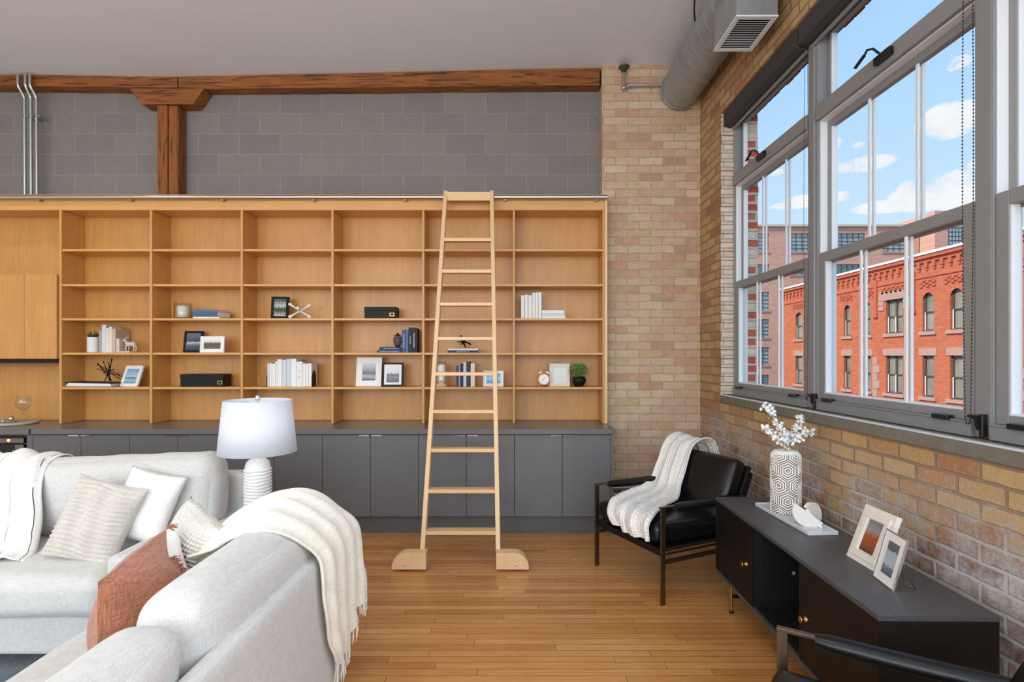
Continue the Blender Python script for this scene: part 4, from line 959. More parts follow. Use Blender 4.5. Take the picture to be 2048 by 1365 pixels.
sf('white landscape frame with blue photo behind the ladder', 966, 1007, 742, 774, .010, M_white, .020, 'blue', 5.15, -4, 8, .02)
sf('white stepped frame with pale print between clock and potted plant', 1099, 1140, 728, 775, .034, M_cream, .002, 'text', 5.17, 0, 8, .02, True)
# ------------------------------------------------------------------ books
BC = {'white': lin(238, 236, 232), 'cream': lin(230, 220, 204), 'beige': lin(196, 178, 156), 'taupe': lin(178, 160, 144), 'navy': lin(34, 48, 84), 'blue': lin(48, 84, 134), 'steel': lin(84, 112, 146), 'black': lin(26, 28, 34), 'grey': lin(150, 158, 166), 'char': lin(56, 60, 68), 'pink': lin(226, 210, 200), 'pale': lin(206, 214, 222), 'teal': lin(70, 98, 124)}
def book(lab, w_, h_, d_, colr, loc, flat=False, rz=0, text=None, group=None, tc=(.8, .8, .8), lean=0):
    t = thing('book', lab, 'book', loc, r(rz), group); cm = mat('book_cover_'+colr, BC[colr], .6, var=.03)
    A = Matrix.Rotation(r(lean), 4, 'Y')
    if flat: A = Matrix.Translation((0, 0, w_/2)) @ Matrix.Rotation(PI/2, 4, 'Y') @ Matrix.Translation((0, 0, -h_/2))
    m = MB(); m.M = A; c = .0018
    m.box(-w_/2, w_/2, 0, .003, 0, h_); m.box(-w_/2, -w_/2+c, .003, d_, 0, h_); m.box(w_/2-c, w_/2, .003, d_, 0, h_); m.build('cover', cm, t, bevel=.0008)
    m = MB(); m.M = A; m.box(-w_/2+c, w_/2-c, .003, d_-.003, .002, h_-.003); m.build('pages', M_page, t)
    if text:
        cu = bpy.data.curves.new('lettering', 'FONT'); cu.body = text; cu.size = w_*.62 if w_ < .05 else .03; cu.align_x = 'CENTER'; cu.align_y = 'CENTER'; cu.extrude = .0003
        to = bpy.data.objects.new('tmp', cu); sc.collection.objects.link(to); dg = bpy.context.evaluated_depsgraph_get(); me = bpy.data.meshes.new_from_object(to.evaluated_get(dg)); bpy.data.objects.remove(to)
        wd = max(v.co.x for v in me.vertices)-min(v.co.x for v in me.vertices); k = min(1, h_*.86/wd)
        M = A @ Matrix.Translation((0, -.0004, h_/2)) @ Matrix.Rotation(PI/2, 4, 'X') @ Matrix.Rotation(-PI/2 if not flat else PI/2*-1, 4, 'Z') @ Matrix.Diagonal((k, k, 1, 1))
        me.transform(M); me.materials.clear(); me.materials.append(mat('spine_lettering_%d' % int(tc[0]*10), tc, .6, var=0)); o = bpy.data.objects.new('lettering', me); sc.collection.objects.link(o); o.parent = t
    return t
def shelfz(py): 
    z = H-(py-CY)*KB; return min(STOP, key=lambda q: abs(q-z))+.0008
def stand(lab, px0, px1, pt, pb, colr, Y=5.14, d=.15, **k):
    a, b = P(px0, pb, Y), P(px1, pt, Y); z = shelfz(pb); return book(lab, b.x-a.x-.0008, b.z-z, d, colr, ((a.x+b.x)/2, Y, z), **k)
def lay(lab, px0, px1, pt, pb, colr, Y=5.12, d=.16, base=None, **k):
    a, b = P(px0, pb, Y), P(px1, pt, Y); z = shelfz(pb) if base is None else base
    th = (pb-pt)*Y/F; book(lab, th, b.x-a.x, d, colr, ((a.x+b.x)/2, Y, z), flat=True, **k); return z+th+.0006
g = 'neutral books in the leftmost bay'
for (a, b, tp, c, lb) in ((198, 203.3, 661, 'taupe', 'narrow taupe book beside the succulent'), (203.5, 212, 650, 'pale', 'tall pale blue-white book in the leftmost bay'), (212.4, 217.2, 657, 'cream', 'thin cream book between the two tall pale books'), (217.4, 224, 654, 'pink', 'pale pink book left of the beige one'), (224.3, 231, 658, 'beige', 'beige book next to the figurine bookend')):
    stand(lb, a, b, tp, 706, c, group=g, d=.19 if c == 'beige' else .15)
# wide beige box-like book seen at its side
g = 'white books on the lower shelf of the third bay'
xs = [(534.5, 538.5, 727), (538.8, 543.5, 727), (544, 550.4, 728), (550.7, 554, 723), (554.3, 563.6, 719), (564, 572.6, 720), (573, 581, 718.5), (581.4, 592.6, 718), (593, 605, 724), (605.4, 611, 728), (611.4, 617, 728), (617.4, 623, 727)]
nmw = ['leftmost thin white book against the left bookend', 'second thin white book from the left bookend', 'third white book from the left bookend', 'slim white book rising between short and tall ones', 'first of the tall white books, from the left', 'second of the tall white books, from the left', 'third of the tall white books, from the left', 'tallest thick white book in the row', 'white book with small black marks on its spine', 'white book right of the marked one', 'second white book right of the marked one', 'last white book, against the right bookend']
for (a, b, tp), lb in zip(xs, nmw): stand(lb, a, b, tp, 775, 'white' if int(a) % 3 else 'pale', group=g, text='ii  ·  ii' if 'marks' in lb else None, tc=(.03, .03, .03), Y=5.12)
def bookend(px, s_, lab, Y=5.12, pb=775, hh=.155):
    a = P(px, pb, Y); z = shelfz(pb); m = MB(); 
    m.prism([(0, 0), (.105, 0), (.105, .10), (.08, hh-.01), (.05, hh), (.02, hh-.03), (0, .09)], 'x', -.0012, .0012); m.box(min(0, -s_*.07), max(0, -s_*.07), .002, .10, -.0003, .0004)
    o = m.build('bookend', M_black, bevel=.0004); o.location = (a.x, Y-.004, z); tag(o, lab, 'bookend', 'black metal bookends')
bookend(533.6, -1, 'black metal bookend at the left of the white books')
bookend(624.2, 1, 'black metal bookend at the right of the white books')
g = 'white books on the upper shelf of the rightmost bay'
for (a, b, tp, lb) in ((1042, 1049, 591, 'leftmost white book, upper shelf of the rightmost bay'), (1049.5, 1056, 590, 'second white book from the left, rightmost bay'), (1056.5, 1064, 591, 'third white book from the left, rightmost bay'), (1064.5, 1070, 586, 'fourth white book from the left, rightmost bay'), (1070.5, 1076, 585.5, 'fifth white book from the left, rightmost bay'), (1076.5, 1083, 585, 'last upright white book, touching the flat white stack')):
    stand(lb, a, b, tp, 637, 'white', group=g, Y=5.12, d=.17)
z = lay('bottom white book of the flat stack in the rightmost bay', 1083.6, 1131, 632.3, 637.3, 'white', group='flat white books')
z = lay('middle white book of the flat stack in the rightmost bay', 1083.6, 1129.5, 627.3, 632, 'pale', base=z, group='flat white books')
z = lay('top white book of the flat stack in the rightmost bay', 1083.6, 1129, 620.5, 627, 'white', base=z, group='flat white books')
z = lay('white thin book under the two blue books', 385, 439, 634, 637, 'white', Y=5.10, rz=-3)
z = lay('lower blue book beside the candle jar', 384, 437, 623.5, 633.5, 'teal', Y=5.10, base=z, d=.19, rz=-8, group='blue flat books')
z = lay('upper slim blue book beside the candle jar', 384.5, 436, 619, 623, 'steel', Y=5.11, base=z, d=.18, rz=-5, group='blue flat books')
zz1 = lay('lower flat navy book under the dark vase', 754, 803.4, 700.7, 706, 'navy', Y=5.10, text='A PASSION FOR INTERIORS', tc=(.5, .6, .7), group='flat navy books')
zz2 = lay('upper flat navy book under the dark vase', 758.5, 803.4, 694.5, 700.3, 'navy', Y=5.10, base=zz1, text='THE BOATHOUSE', tc=(.6, .7, .8), group='flat navy books')
g = 'dark books at the right end of the fourth bay'
for (a, b, tp, c, tx, lb) in ((803.8, 811.3, 660, 'blue', 'The Sea House', 'blue upright book next to the dark vase'), (811.6, 816.6, 660, 'steel', None, 'lighter blue upright book in the fourth bay'), (817, 823.6, 655.5, 'black', 'THE SHIP', 'black book with beige lettering in the fourth bay'), (824, 831.4, 656, 'black', 'THE MARITIME', 'black book with large white lettering in the fourth bay'), (831.7, 833.5, 657, 'char', None, 'last thin dark book in the fourth bay')):
    stand(lb, a, b, tp, 706, c, text=tx, group=g, Y=5.11, tc=(.8, .8, .8) if tx != 'THE SHIP' else (.5, .45, .35))
z = lay('navy lettered book under the star sculpture', 895.5, 956, 701.5, 706, 'navy', Y=5.11, text='STYLE by SALADINO', tc=(.6, .65, .7), group='books under the star sculpture')
zst = lay('white book on top of the navy lettered book', 896.5, 956.5, 698, 701.2, 'white', Y=5.11, base=z, group='books under the star sculpture')
g = 'blue and grey books behind the ladder'
for (a, b, tp, c, lb) in ((912.5, 916.5, 732, 'char', 'leftmost charcoal book behind the ladder'), (917, 920.5, 729, 'grey', 'slim grey book behind the ladder'), (921, 926, 728, 'navy', 'navy book behind the ladder'), (926.6, 932.6, 725, 'pale', 'pale grey tall book behind the ladder'), (933, 939.5, 724, 'char', 'tall charcoal book behind the ladder'), (941, 949.5, 727, 'cream', 'cream book at the right end of the row behind the ladder')):
    stand(lb, a, b, tp, 775, c, group=g, Y=5.13)
# ------------------------------------------------------------------ shelf ornaments
def at(px, pb, Y): a = P(px, pb, Y); return Vector((a.x, Y, shelfz(pb)))
# potted succulent
p = at(187, 706, 5.17); t = thing('potted_succulent', 'small spiky succulent in white textured pot, leftmost bay', 'plant', p)
pr = [(0, 0), (.044, 0), (.048, .006)]
for k in range(14): z = .012+.128*k/13; pr.append((.0485+.0016*math.sin(k*PI), z)); pr.append((.0505, z+.004))
pr += [(.049, .147), (.044, .147), (.042, .135), (0, .135)]
m = MB(); m.lathe(pr, 28); m.build('pot', mat('pale_pot', lin(222, 226, 224), .6, bs=.4, bscale=90), t)
m = MB()
for k in range(46):
    a = random.uniform(0, 2*PI); e = random.uniform(.5, 1.45); l = random.uniform(.05, .085); d = Vector((math.cos(a)*math.cos(e), math.sin(a)*math.cos(e), math.sin(e))); q = Vector((d.x*.015, d.y*.015, .132))
    m.tube([q, q+d*l*.5, q+d*l], [.005, .0055, .0008], 6, flat=.5)
m.build('leaves', M_leafd, t)
# animal figurine bookend
p = at(258, 706, 5.13); t = thing('animal_figurine', 'pale antelope figurine on a block, leftmost bay', 'figurine', p); M_res = mat('pale_resin', lin(206, 194, 182), .6, var=.06)
m = MB(); m.box(-.085, .03, -.035, .05, 0, .012); m.box(-.10, -.07, -.03, .06, 0, .132); m.build('block', M_res, t, bevel=.002)
a = bmesh.new(); a.free()
def skin(name, verts, edges, radii, mt, par, lv=2):
    me = bpy.data.meshes.new(name); me.from_pydata(verts, edges, []); o = bpy.data.objects.new(name, me); sc.collection.objects.link(o); o.parent = par
    s_ = o.modifiers.new('skin', 'SKIN'); 
    for i, q in enumerate(me.skin_vertices[0].data if me.skin_vertices else []): q.radius = (radii[i], radii[i])
    if not me.skin_vertices:
        bpy.context.view_layer.objects.active = o
    o.modifiers.new('sub', 'SUBSURF').levels = lv; o.modifiers['sub'].render_levels = lv; me.materials.append(mt); return o
B = [(-.052, 0, .108), (-.036, 0, .100), (-.018, 0, .082), (.03, 0, .086), (.052, 0, .078)]
m = MB(); m.tube([(-.030, 0, .078), (-.02, 0, .079), (.0, 0, .078), (.03, 0, .080), (.050, 0, .078), (.058, 0, .070)], [.006, .017, .020, .019, .019, .006], 14, flat=1.1)
m.tube([(-.018, 0, .086), (-.030, 0, .102), (-.040, 0, .117)], [.014, .010, .008], 10); m.tube([(-.032, 0, .119), (-.045, 0, .117), (-.060, 0, .108)], [.009, .009, .005], 10)
for (x, y, kx, fx) in ((-.018, -.009, -.022, -.020), (-.012, .009, -.004, -.014), (.046, -.009, .056, .046), (.052, .009, .064, .056)): m.tube([(x, y, .072), (kx, y, .040), (fx, y, .012)], [.009, .0048, .0042], 8)
for s_ in (-1, 1): m.tube([(-.036, s_*.005, .124), (-.028, s_*.010, .140), (-.012, s_*.014, .143), (-.006, s_*.014, .134)], [.003, .003, .0024, .001], 6); m.tube([(-.036, s_*.008, .118), (-.030, s_*.016, .117)], [.004, .001], 6)
m.tube([(.058, 0, .075), (.066, 0, .060)], [.004, .001], 6); m.build('animal_body', M_res, t)
# spiky black stars
def star(lab, c, R, n, seed, rod=.0035, balls=True):
    random.seed(seed); t = thing('star_sculpture', lab, 'ornament', c); m = MB(); pts = []
    for k in range(n):
        d = Vector([random.gauss(0, 1) for _ in range(3)]).normalized(); off = Vector([random.uniform(-.18, .18)*R for _ in range(3)]); l = R*random.uniform(.85, 1.0)
        a, b = off+d*l, off-d*l
        for q in (a, b):
            if q.z < -R*.80: q.z = -R*.80
        m.cyl(a, b, rod, 7); pts += [a, b]
    m.build('rods', M_black, t)
    if balls:
        b_ = MB(); [b_.sphere(q, rod*1.7, 8) for q in pts]; b_.build('tips', M_black, t)
    mz = min(q.z for q in pts)-rod*1.7; return t, mz
t, mz = star('large black spiky star sculpture lying on the binder, leftmost bay', (0, 0, 0), .115, 10, 5); t.location = (P(216, 0, 5.19).x, 5.19, shelfz(775)+.048-mz-.0)
t, mz = star('small black spiky star sculpture on the flat book stack behind the ladder', (0, 0, 0), .075, 8, 17, .0045, False); t.location = (P(927, 0, 5.18).x, 5.18, zst-mz+.001)
random.seed(21)
# ring binder with papers lying at left
p = at(177, 775, 5.085); t = thing('ring_binder', 'black ring binder full of papers lying in the leftmost bay', 'binder', p, r(-2))
m = MB(); m.box(-.245, .245, 0, .22, 0, .003); m.box(-.250, -.245, 0, .22, 0, .045); m.hexa([(-.245, 0, .042), (.245, .0, .035), (.245, .22, .035), (-.245, .22, .042)], [(-.245, 0, .045), (.245, 0, .038), (.245, .22, .038), (-.245, .22, .045)]); m.build('cover', M_black, t, bevel=.001)
m = MB(); m.hexa([(-.228, .006, .004), (.215, .006, .004), (.215, .215, .004), (-.228, .215, .004)], [(-.20, .006, .036), (.20, .006, .030), (.20, .215, .030), (-.20, .215, .036)]); m.build('papers', mat('white_paper', lin(228, 230, 238), .8, var=.05, vs=2, stretch=(1, 1, 60)), t)
MB().tube([(-.235, .10+.0, .010), (-.242, .10, .022), (-.235, .10, .036)], .002, 6).build('ring', M_chrome, t)
# storage boxes
def sbox(lab, px0, px1, pt, pb, Y, rz, wf, dd, label_front):
    a, b = P(px0, pb, Y), P(px1, pt, Y); z = shelfz(pb); w_ = (b.x-a.x)*wf; h_ = b.z-z
    t = thing('storage_box', lab, 'box', ((a.x+b.x)/2, Y+.02, z), r(rz), 'black storage boxes')
    m = MB(); m.box(-w_/2+.003, w_/2-.003, .003, dd-.003, 0, h_*.75); m.build('box_body', M_black, t, bevel=.001)
    m = MB(); m.box(-w_/2, w_/2, 0, dd, h_*.66, h_); m.build('lid', M_black, t, bevel=.0015)
    m = MB(); X = w_/2+.0005 if not label_front else w_/2-.055
    for (u0, u1, v0, v1) in ((0, .044, 0, .004), (0, .044, .026, .030), (0, .004, .004, .026), (.040, .044, .004, .026)):
        if label_front: m.box(X+u0, X+u1, -.001, .003, h_*.20+v0, h_*.20+v1)
        else: m.box(X-.003, X+.001, .04+u0, .04+u1, h_*.20+v0, h_*.20+v1)
    m.build('label_holder', M_brass, t)
sbox('wide black storage box with brass label holder, second bay', 358, 443.5, 749, 775, 5.10, 2, 1.0, .16, True)
sbox('black storage box turned at an angle in the fourth bay', 727, 790, 613.5, 637, 5.10, 0, 1.0, .17, True)
# candle in a glass jar
p = at(366.5, 637, 5.15); t = thing('candle_jar', 'cream candle in a clear glass jar, second bay', 'candle', p)
m = MB(); m.lathe([(0, 0), (.072, 0), (.075, .004), (.075, .150), (.072, .150), (.072, .010), (0, .010)], 36); m.build('glass_jar', M_clear, t)
m = MB(); m.lathe([(0, .011), (.052, .011), (.052, .118), (.050, .120), (0, .117)], 32); m.build('candle', M_wax, t)
m = MB()
for k in range(3): a = 2*PI*k/3; m.cyl((.02*math.cos(a), .02*math.sin(a), .116), (.02*math.cos(a), .02*math.sin(a), .134), .0018, 6)
m.build('wick', M_black, t)
# jack ornament
p = at(600, 637, 5.15); t = thing('jack_ornament', 'white ceramic jack ornament with rounded ends, third bay', 'ornament', p)
m = MB(); c = Vector((0, 0, .072))
for d in (Vector((-.085, -.02, .062)), Vector((.085, .02, .055)), Vector((-.01, .075, -.02))):
    for s_ in (1, -1):
        e = c+d*s_; e.z = max(e.z, .0175)
        m.tube([c, c.lerp(e, .4), c.lerp(e, .75), e], [.008, .007, .010, .016], 12); m.sphere(e, .0172, 14)
m.build('jack_body', M_ceramic, t)
# dark ribbed vase on the navy books
p = P(795.5, 694, 5.15); t = thing('small_vase', 'small dark bulb vase with pale dots on flat navy books', 'vase', (p.x, 5.15, zz2+.0006))
m = MB(); prf = [(0, 0), (.020, 0), (.024, .006)]
for k in range(23): u = k/22; prf.append((.024+.018*math.sin(PI*min(1, u*1.0))**.8*1.0, .008+u*.105))
prf += [(.013, .118), (.012, .130), (.010, .130), (.010, .112)]
m.lathe(prf, 32); m.build('vase_body', mat('dark_glaze', (.02, .018, .02), .4), t)
m = MB()
for i in range(8):
    z = .018+.0115*i; u = (z-.008)/.105; rr = .024+.018*math.sin(PI*min(1, u))**.8
    for k in range(26): a = 2*PI*(k+.5*(i % 2))/26; m.sphere((rr*math.cos(a), rr*math.sin(a), z), .0024, 6)
m.build('dots', M_wood, t)
# teal sliver on the third bay shelf
m = MB(); m.box(-.033, .033, 0, .045, 0, .004); o = m.build('coaster', mat('teal_card', lin(92, 138, 140), .5), bevel=.001); q = at(519.5, 706, 5.13); o.location = q; tag(o, 'thin teal card lying alone on the empty shelf of the third bay', 'card')
# candle on turned wooden stand
p = at(883, 775, 5.16); t = thing('pillar_candle_holder', 'white pillar candle on a pale turned wooden stand behind the ladder', 'candle', p)
m = MB(); m.lathe([(0, 0), (.055, 0), (.056, .022), (.044, .026), (.030, .034), (.034, .042), (.052, .052), (.050, .058), (0, .058)], 32); m.build('stand', M_wood, t)
m = MB(); m.lathe([(0, .0585), (.041, .0585), (.041, .205), (.038, .208), (0, .205)], 32); m.build('candle', M_wax, t)
m = MB(); m.lathe([(.0425, .0585), (.0425, .238), (.041, .238), (.041, .2081)], 32); m.build('glass_sleeve', M_clear, t)
# alarm clock
p = at(1088, 775, 5.14); t = thing('alarm_clock', 'white twin-bell alarm clock with copper legs, rightmost bay', 'clock', p, r(-6)); M_cop = mat('copper', (.72, .36, .22), .25, 1)
cz_ = .070; m = MB(); m.tube([(0, -.026, cz_), (0, -.024, cz_), (0, .022, cz_), (0, .026, cz_)], [.050, .054, .054, .044], 36); m.build('case', M_white, t)
m = MB(); m.tube([(.050*math.cos(a), -.028, cz_+.050*math.sin(a)) for a in [2*PI*k/36 for k in range(36)]], .0042, 8, closed=True); m.build('rim', M_cop, t)
MB().cyl((0, -.0265, cz_), (0, -.028, cz_), .047, 36).build('dial', mat('dial_white', lin(246, 246, 246), .5, var=0), t)
m = MB(); m.bar((0, -.0292, cz_), (.014, -.0292, cz_+.024), .003, .002); m.bar((0, -.0292, cz_), (-.022, -.0292, cz_-.022), .002, .002)
for k in range(12): a = 2*PI*k/12; m.bar((.040*math.cos(a), -.029, cz_+.040*math.sin(a)), (.044*math.cos(a), -.029, cz_+.044*math.sin(a)), .002, .001)
m.build('hands', M_black, t)
for s_ in (-1, 1):
    m = MB(); m.M = Matrix.Translation((s_*.032, 0, cz_+.056)) @ Matrix.Rotation(s_*r(32), 4, 'Y'); m.lathe([(.021, 0), (.020, .008), (.014, .015), (.004, .019), (0, .0195)], 20); m.build('bell', M_white, t)
    MB().cyl((s_*.034, 0, .030), (s_*.046, 0, .0), .0035, 8).build('leg', M_cop, t)
MB().tube([(-.010, 0, cz_+.066), (-.008, 0, cz_+.088), (.008, 0, cz_+.088), (.010, 0, cz_+.066)], .002, 6).build('bell_handle', M_cop, t)
# round potted plant
p = at(1158, 775, 5.15); t = thing('potted_plant', 'bushy green plant in a round black pot, rightmost bay', 'plant', p)
m = MB(); m.lathe([(0, 0), (.030, 0), (.046, .012), (.0635, .040), (.066, .062), (.058, .086), (.050, .096), (.046, .096), (.044, .088), (0, .088)], 36); m.build('pot', M_black, t)
m = MB(); mf = MB()
for k in range(1700):
    a = random.uniform(0, 2*PI); e = math.asin(random.uniform(-.62, 1)); R = random.uniform(.045, .088)*(1+.12*mnoise.noise(Vector((a*2, e*3, 0)))); c = Vector((R*1.02*math.cos(a)*math.cos(e), R*math.sin(a)*math.cos(e), max(.098, .142+R*.92*math.sin(e))))
    d = (c-Vector((0, 0, .12))).normalized()+Vector([random.gauss(0, .5) for _ in range(3)]); q = d.to_track_quat('Y', 'Z').to_matrix().to_4x4(); l = random.uniform(.008, .014)
    m.M = Matrix.Translation(c) @ q; m.add([(0, 0, 0), (l*.42, l*.5, .001), (0, l, 0), (-l*.42, l*.5, .001)], [(0, 1, 2, 3)])
    if k % 14 == 0: mf.sphere(c+d.normalized()*.008, .0035, 6)
for k in range(24): a = random.uniform(0, 2*PI); q = random.uniform(.02, .06); m.M = Matrix(); m.tube([(0, 0, .088), (q*.5*math.cos(a), q*.5*math.sin(a), .125), (q*math.cos(a), q*math.sin(a), .17)], .0012, 4)
m.build('foliage', M_leaf, t); mf.build('buds', mat('pale_bud', lin(206, 216, 150), .6), t)
# worktop at left: tray, wine glass, small silver pieces
zw = .9170; p = P(5, 846, 5.02); tx = p.x; t = thing('round_tray', 'round stone tray on the worktop at the far left', 'tray', (tx, 5.03, zw))
m = MB(); m.lathe([(0, 0), (.262, 0), (.272, .008), (.272, .020), (.266, .022), (0, .022)], 56); m.M = Matrix.Identity(4); m.build('tray_body', mat('travertine', lin(186, 174, 160), .6, var=.08, vs=25), t, bevel=0)
t.scale = (1, .82, 1)
p = P(46.5, 840, 5.05); t = thing('wine_glass', 'large clear balloon wine glass on the stone tray', 'glass', (p.x, 5.05, zw+.0226))
m = MB(); m.lathe([(0, 0), (.036, .0015), (.034, .003), (.008, .008), (.0042, .016), (.0040, .085), (.006, .096), (.020, .106), (.045, .128), (.059, .160), (.060, .182), (.052, .215), (.047, .236), (.0460, .236), (.0510, .214), (.0585, .182), (.0575, .161), (.044, .130), (.019, .1085), (0, .102)], 40); m.build('glass_body', M_clear, t)
M_sil = mat('hammered_silver', (.6, .57, .53), .25, 1, var=.2, vs=60, bs=.6, bscale=70)
p = P(24, 840, 5.0); t = thing('trinket_dish', 'small silver shell-shaped dish on the stone tray', 'dish', (p.x, 4.99, zw+.0226))
m = MB(); m.lathe([(0, 0), (.035, 0), (.058, .010), (.060, .013), (.035, .010), (0, .006)], 22); m.build('dish_body', M_sil, t)
m = MB(); m.sphere((.0, 0, .034), .027, 14, (1, .9, .85)); m.build('silver_ball', M_sil, t)
m = MB(); m.sphere((0, 0, .014), .014, 12, (1.2, 1, 1)); m.sphere((0, 0, .034), .007, 10); o = m.build('silver_ornament', M_sil); o.location = (P(10, 0, 4.97).x, 4.95, zw+.0228); tag(o, 'tiny silver ornament left of the silver dish', 'ornament')
# ------------------------------------------------------------------ table lamp on a small table behind the sofas
LX, LY = -1.385, 2.93; zt_ = .575
t = thing('side_table', 'small round side table under the lamp, behind the sofas', 'side table', (LX, LY, 0))
m = MB(); m.lathe([(0, zt_-.025), (.215, zt_-.025), (.22, zt_-.018), (.22, zt_), (0, zt_)], 40); m.build('table_top', M_kick, t)
MB().cyl((0, 0, .02), (0, 0, zt_-.025), .02, 16).build('pedestal', M_black, t); m = MB(); m.lathe([(0, 0), (.15, 0), (.15, .012), (.03, .02), (0, .02)], 32); m.build('foot', M_black, t)
t = thing('table_lamp', 'white ribbed ceramic table lamp with tapered white shade', 'lamp', (LX, LY, zt_+.001))
m = MB(); HB = .425; prf = [(0, 0), (.062, 0), (.066, .004)]
n = 21
for k in range(n):
    z = .008+(HB-.065)*k/n; dz = (HB-.065)/n
    for (q, rr) in ((0, .0635), (.25, .0690), (.55, .0715), (.8, .069)): prf.append((rr, z+dz*q))
prf += [(.064, HB-.055), (.064, HB-.045), (.056, HB-.022), (.040, HB-.008), (.022, HB), (0, HB)]
vs_ = MB(); vs_.lathe(prf, 64)
for v in vs_.v:
    if .01 < v.z < HB-.06: th = math.atan2(v.y, v.x); v.z += .0028*math.sin(2*th+v.z*25)+.0016*math.sin(5*th+v.z*60)
vs_.build('ceramic_base', M_ceramic, t)
zs0 = P(0, 905, LY).z-zt_; zs1 = P(0, 801, LY).z-zt_
MB().cyl((0, 0, HB), (0, 0, zs1-.0), .005, 10).build('lamp_stem', M_chrome, t)
R1, R2 = .197, .169
m = MB(); m.lathe([(R1-.0035, zs0), (R1, zs0), (R2, zs1), (R2-.0035, zs1), (R1-.0035, zs0)], 72)
mv, T, b, o_ = newmat('white_lamp_shade'); b.inputs['Base Color'].default_value = (*lin(236, 240, 247), 1); b.inputs['Roughness'].default_value = .8
tl = T.node('ShaderNodeBsdfTranslucent'); tl.inputs[0].default_value = (.95, .97, 1, 1); mx = T.node('ShaderNodeMixShader'); mx.inputs[0].default_value = .35
T.l.new(b.outputs[0], mx.inputs[1]); T.l.new(tl.outputs[0], mx.inputs[2]); T.l.new(mx.outputs[0], o_.inputs[0])
sh = m.build('lamp_shade', mv, t)
m = MB()
for k in range(3): a = 2*PI*k/3+.4; m.cyl((0, 0, zs1-.02), ((R2-.003)*math.cos(a), (R2-.003)*math.sin(a), zs1-.02), .0018, 6)
m.build('spider', M_chrome, sh)
m = MB(); m.lathe([(0, zs1-.01), (.006, zs1-.008), (.014, zs1+.0), (.016, zs1+.012), (.012, zs1+.024), (0, zs1+.028)], 20); m.build('finial', M_chrome, t)
MB().sphere((0, 0, HB+.09), .028, 14, (1, 1, 1.2)).build('bulb', mat('lamp_bulb', (1, 1, 1), .5, emit=((1, .97, .93), 3.0)), t)
lo_ = light('lamp_bulb_light', 'POINT', (LX, LY, zt_+HB+.16), (0, 0, 0), .4, (1, .97, .93), shadow_soft_size=.03)
# ------------------------------------------------------------------ duct and register
DX, DZ, DR = 1.572, 4.085, .180
t = thing('air_duct', 'round galvanised spiral air duct under the ceiling by the windows', 'duct', (DX, 5.19, DZ))
m = MB(); n = 64; vs = []; fs = []
NR = 1000; ylen = 6.6
for i in range(NR+1):
    y = -ylen*i/NR
    for k in range(n):
        th = 2*PI*k/n; ph = (-y/.155+th/(2*PI)) % 1.0; d = min(ph, 1-ph); rr = DR+(.006 if d < .055 else 0)
        vs.append((rr*math.cos(th), y, rr*math.sin(th)))
for i in range(NR):
    for k in range(n): fs.append((i*n+k, i*n+(k+1) % n, (i+1)*n+(k+1) % n, (i+1)*n+k))
m.add(vs, fs, True); m.add([vs[k] for k in range(n)], [list(range(n))]); m.build('duct_pipe', M_galv, t)
m = MB(); m.tube([((DR+.005)*math.cos(a), -.004, (DR+.005)*math.sin(a)) for a in [2*PI*k/48 for k in range(48)]], .005, 8, closed=True); m.box(-.004, .004, -.012, .004, -DR-.022, -DR); m.build('end_collar', M_galv, t)
# plenum box
y1_, y2_ = 3.50, 3.90; zb_ = P(0, 31.5, 3.5).z; xa = P(1473.5, 0, 3.5).x; xb = P(1556, 0, 3.5).x
b = MB(); b.M = Matrix.Translation((-DX, -5.19, -DZ)); b.box(xa, xb, y1_-.0, y2_, zb_+.004, DZ+.06); pb = b.build('register_box', M_galv, t, bevel=.003)
b = MB(); b.M = Matrix.Translation((-DX, -5.19, -DZ)); q = .028
for (a0, a1, b0_, b1_) in ((xa-.004, xb+.004, y1_-.004, y1_+q), (xa-.004, xb+.004, y2_-q, y2_+.004), (xa-.004, xa+q, y1_+q, y2_-q), (xb-q, xb+.004, y1_+q, y2_-q)): b.box(a0, a1, b0_, b1_, zb_-.006, zb_+.004)
b.build('grille_frame', M_palelit, pb, bevel=.002)
b = MB(); b.M = Matrix.Translation((-DX, -5.19, -DZ)); b.box(xa+q, xb-q, y1_+q, y2_-q, zb_+.003, zb_+.005); b.build('grille_opening', M_dark, pb)
b = MB(); 
for k in range(17):
    y = y1_+q+.008+(y2_-y1_-2*q-.016)*k/16; b.M = Matrix.Translation((-DX, -5.19, -DZ)) @ Matrix.Translation((0, y, zb_-.001)) @ Matrix.Rotation(r(35), 4, 'X'); b.box(xa+q, xb-q, -.0075, .0075, -.001, .001)
b.build('louvre_blades', M_palelit, pb)
m = MB(); m.M = Matrix.Translation((-DX, -5.19, -DZ)); hx, hy = 1.405, 4.25
m.tube([(hx, hy, zc(hx)), (hx-.01, hy, 4.30), (hx-.012, hy, 4.24), (DX-DR*.96, hy, 4.16)], .006, 6); m.box(hx-.03, hx+.03, hy-.03, hy+.03, zc(hx)-.006, zc(hx)); m.build('hanger', M_black, t)
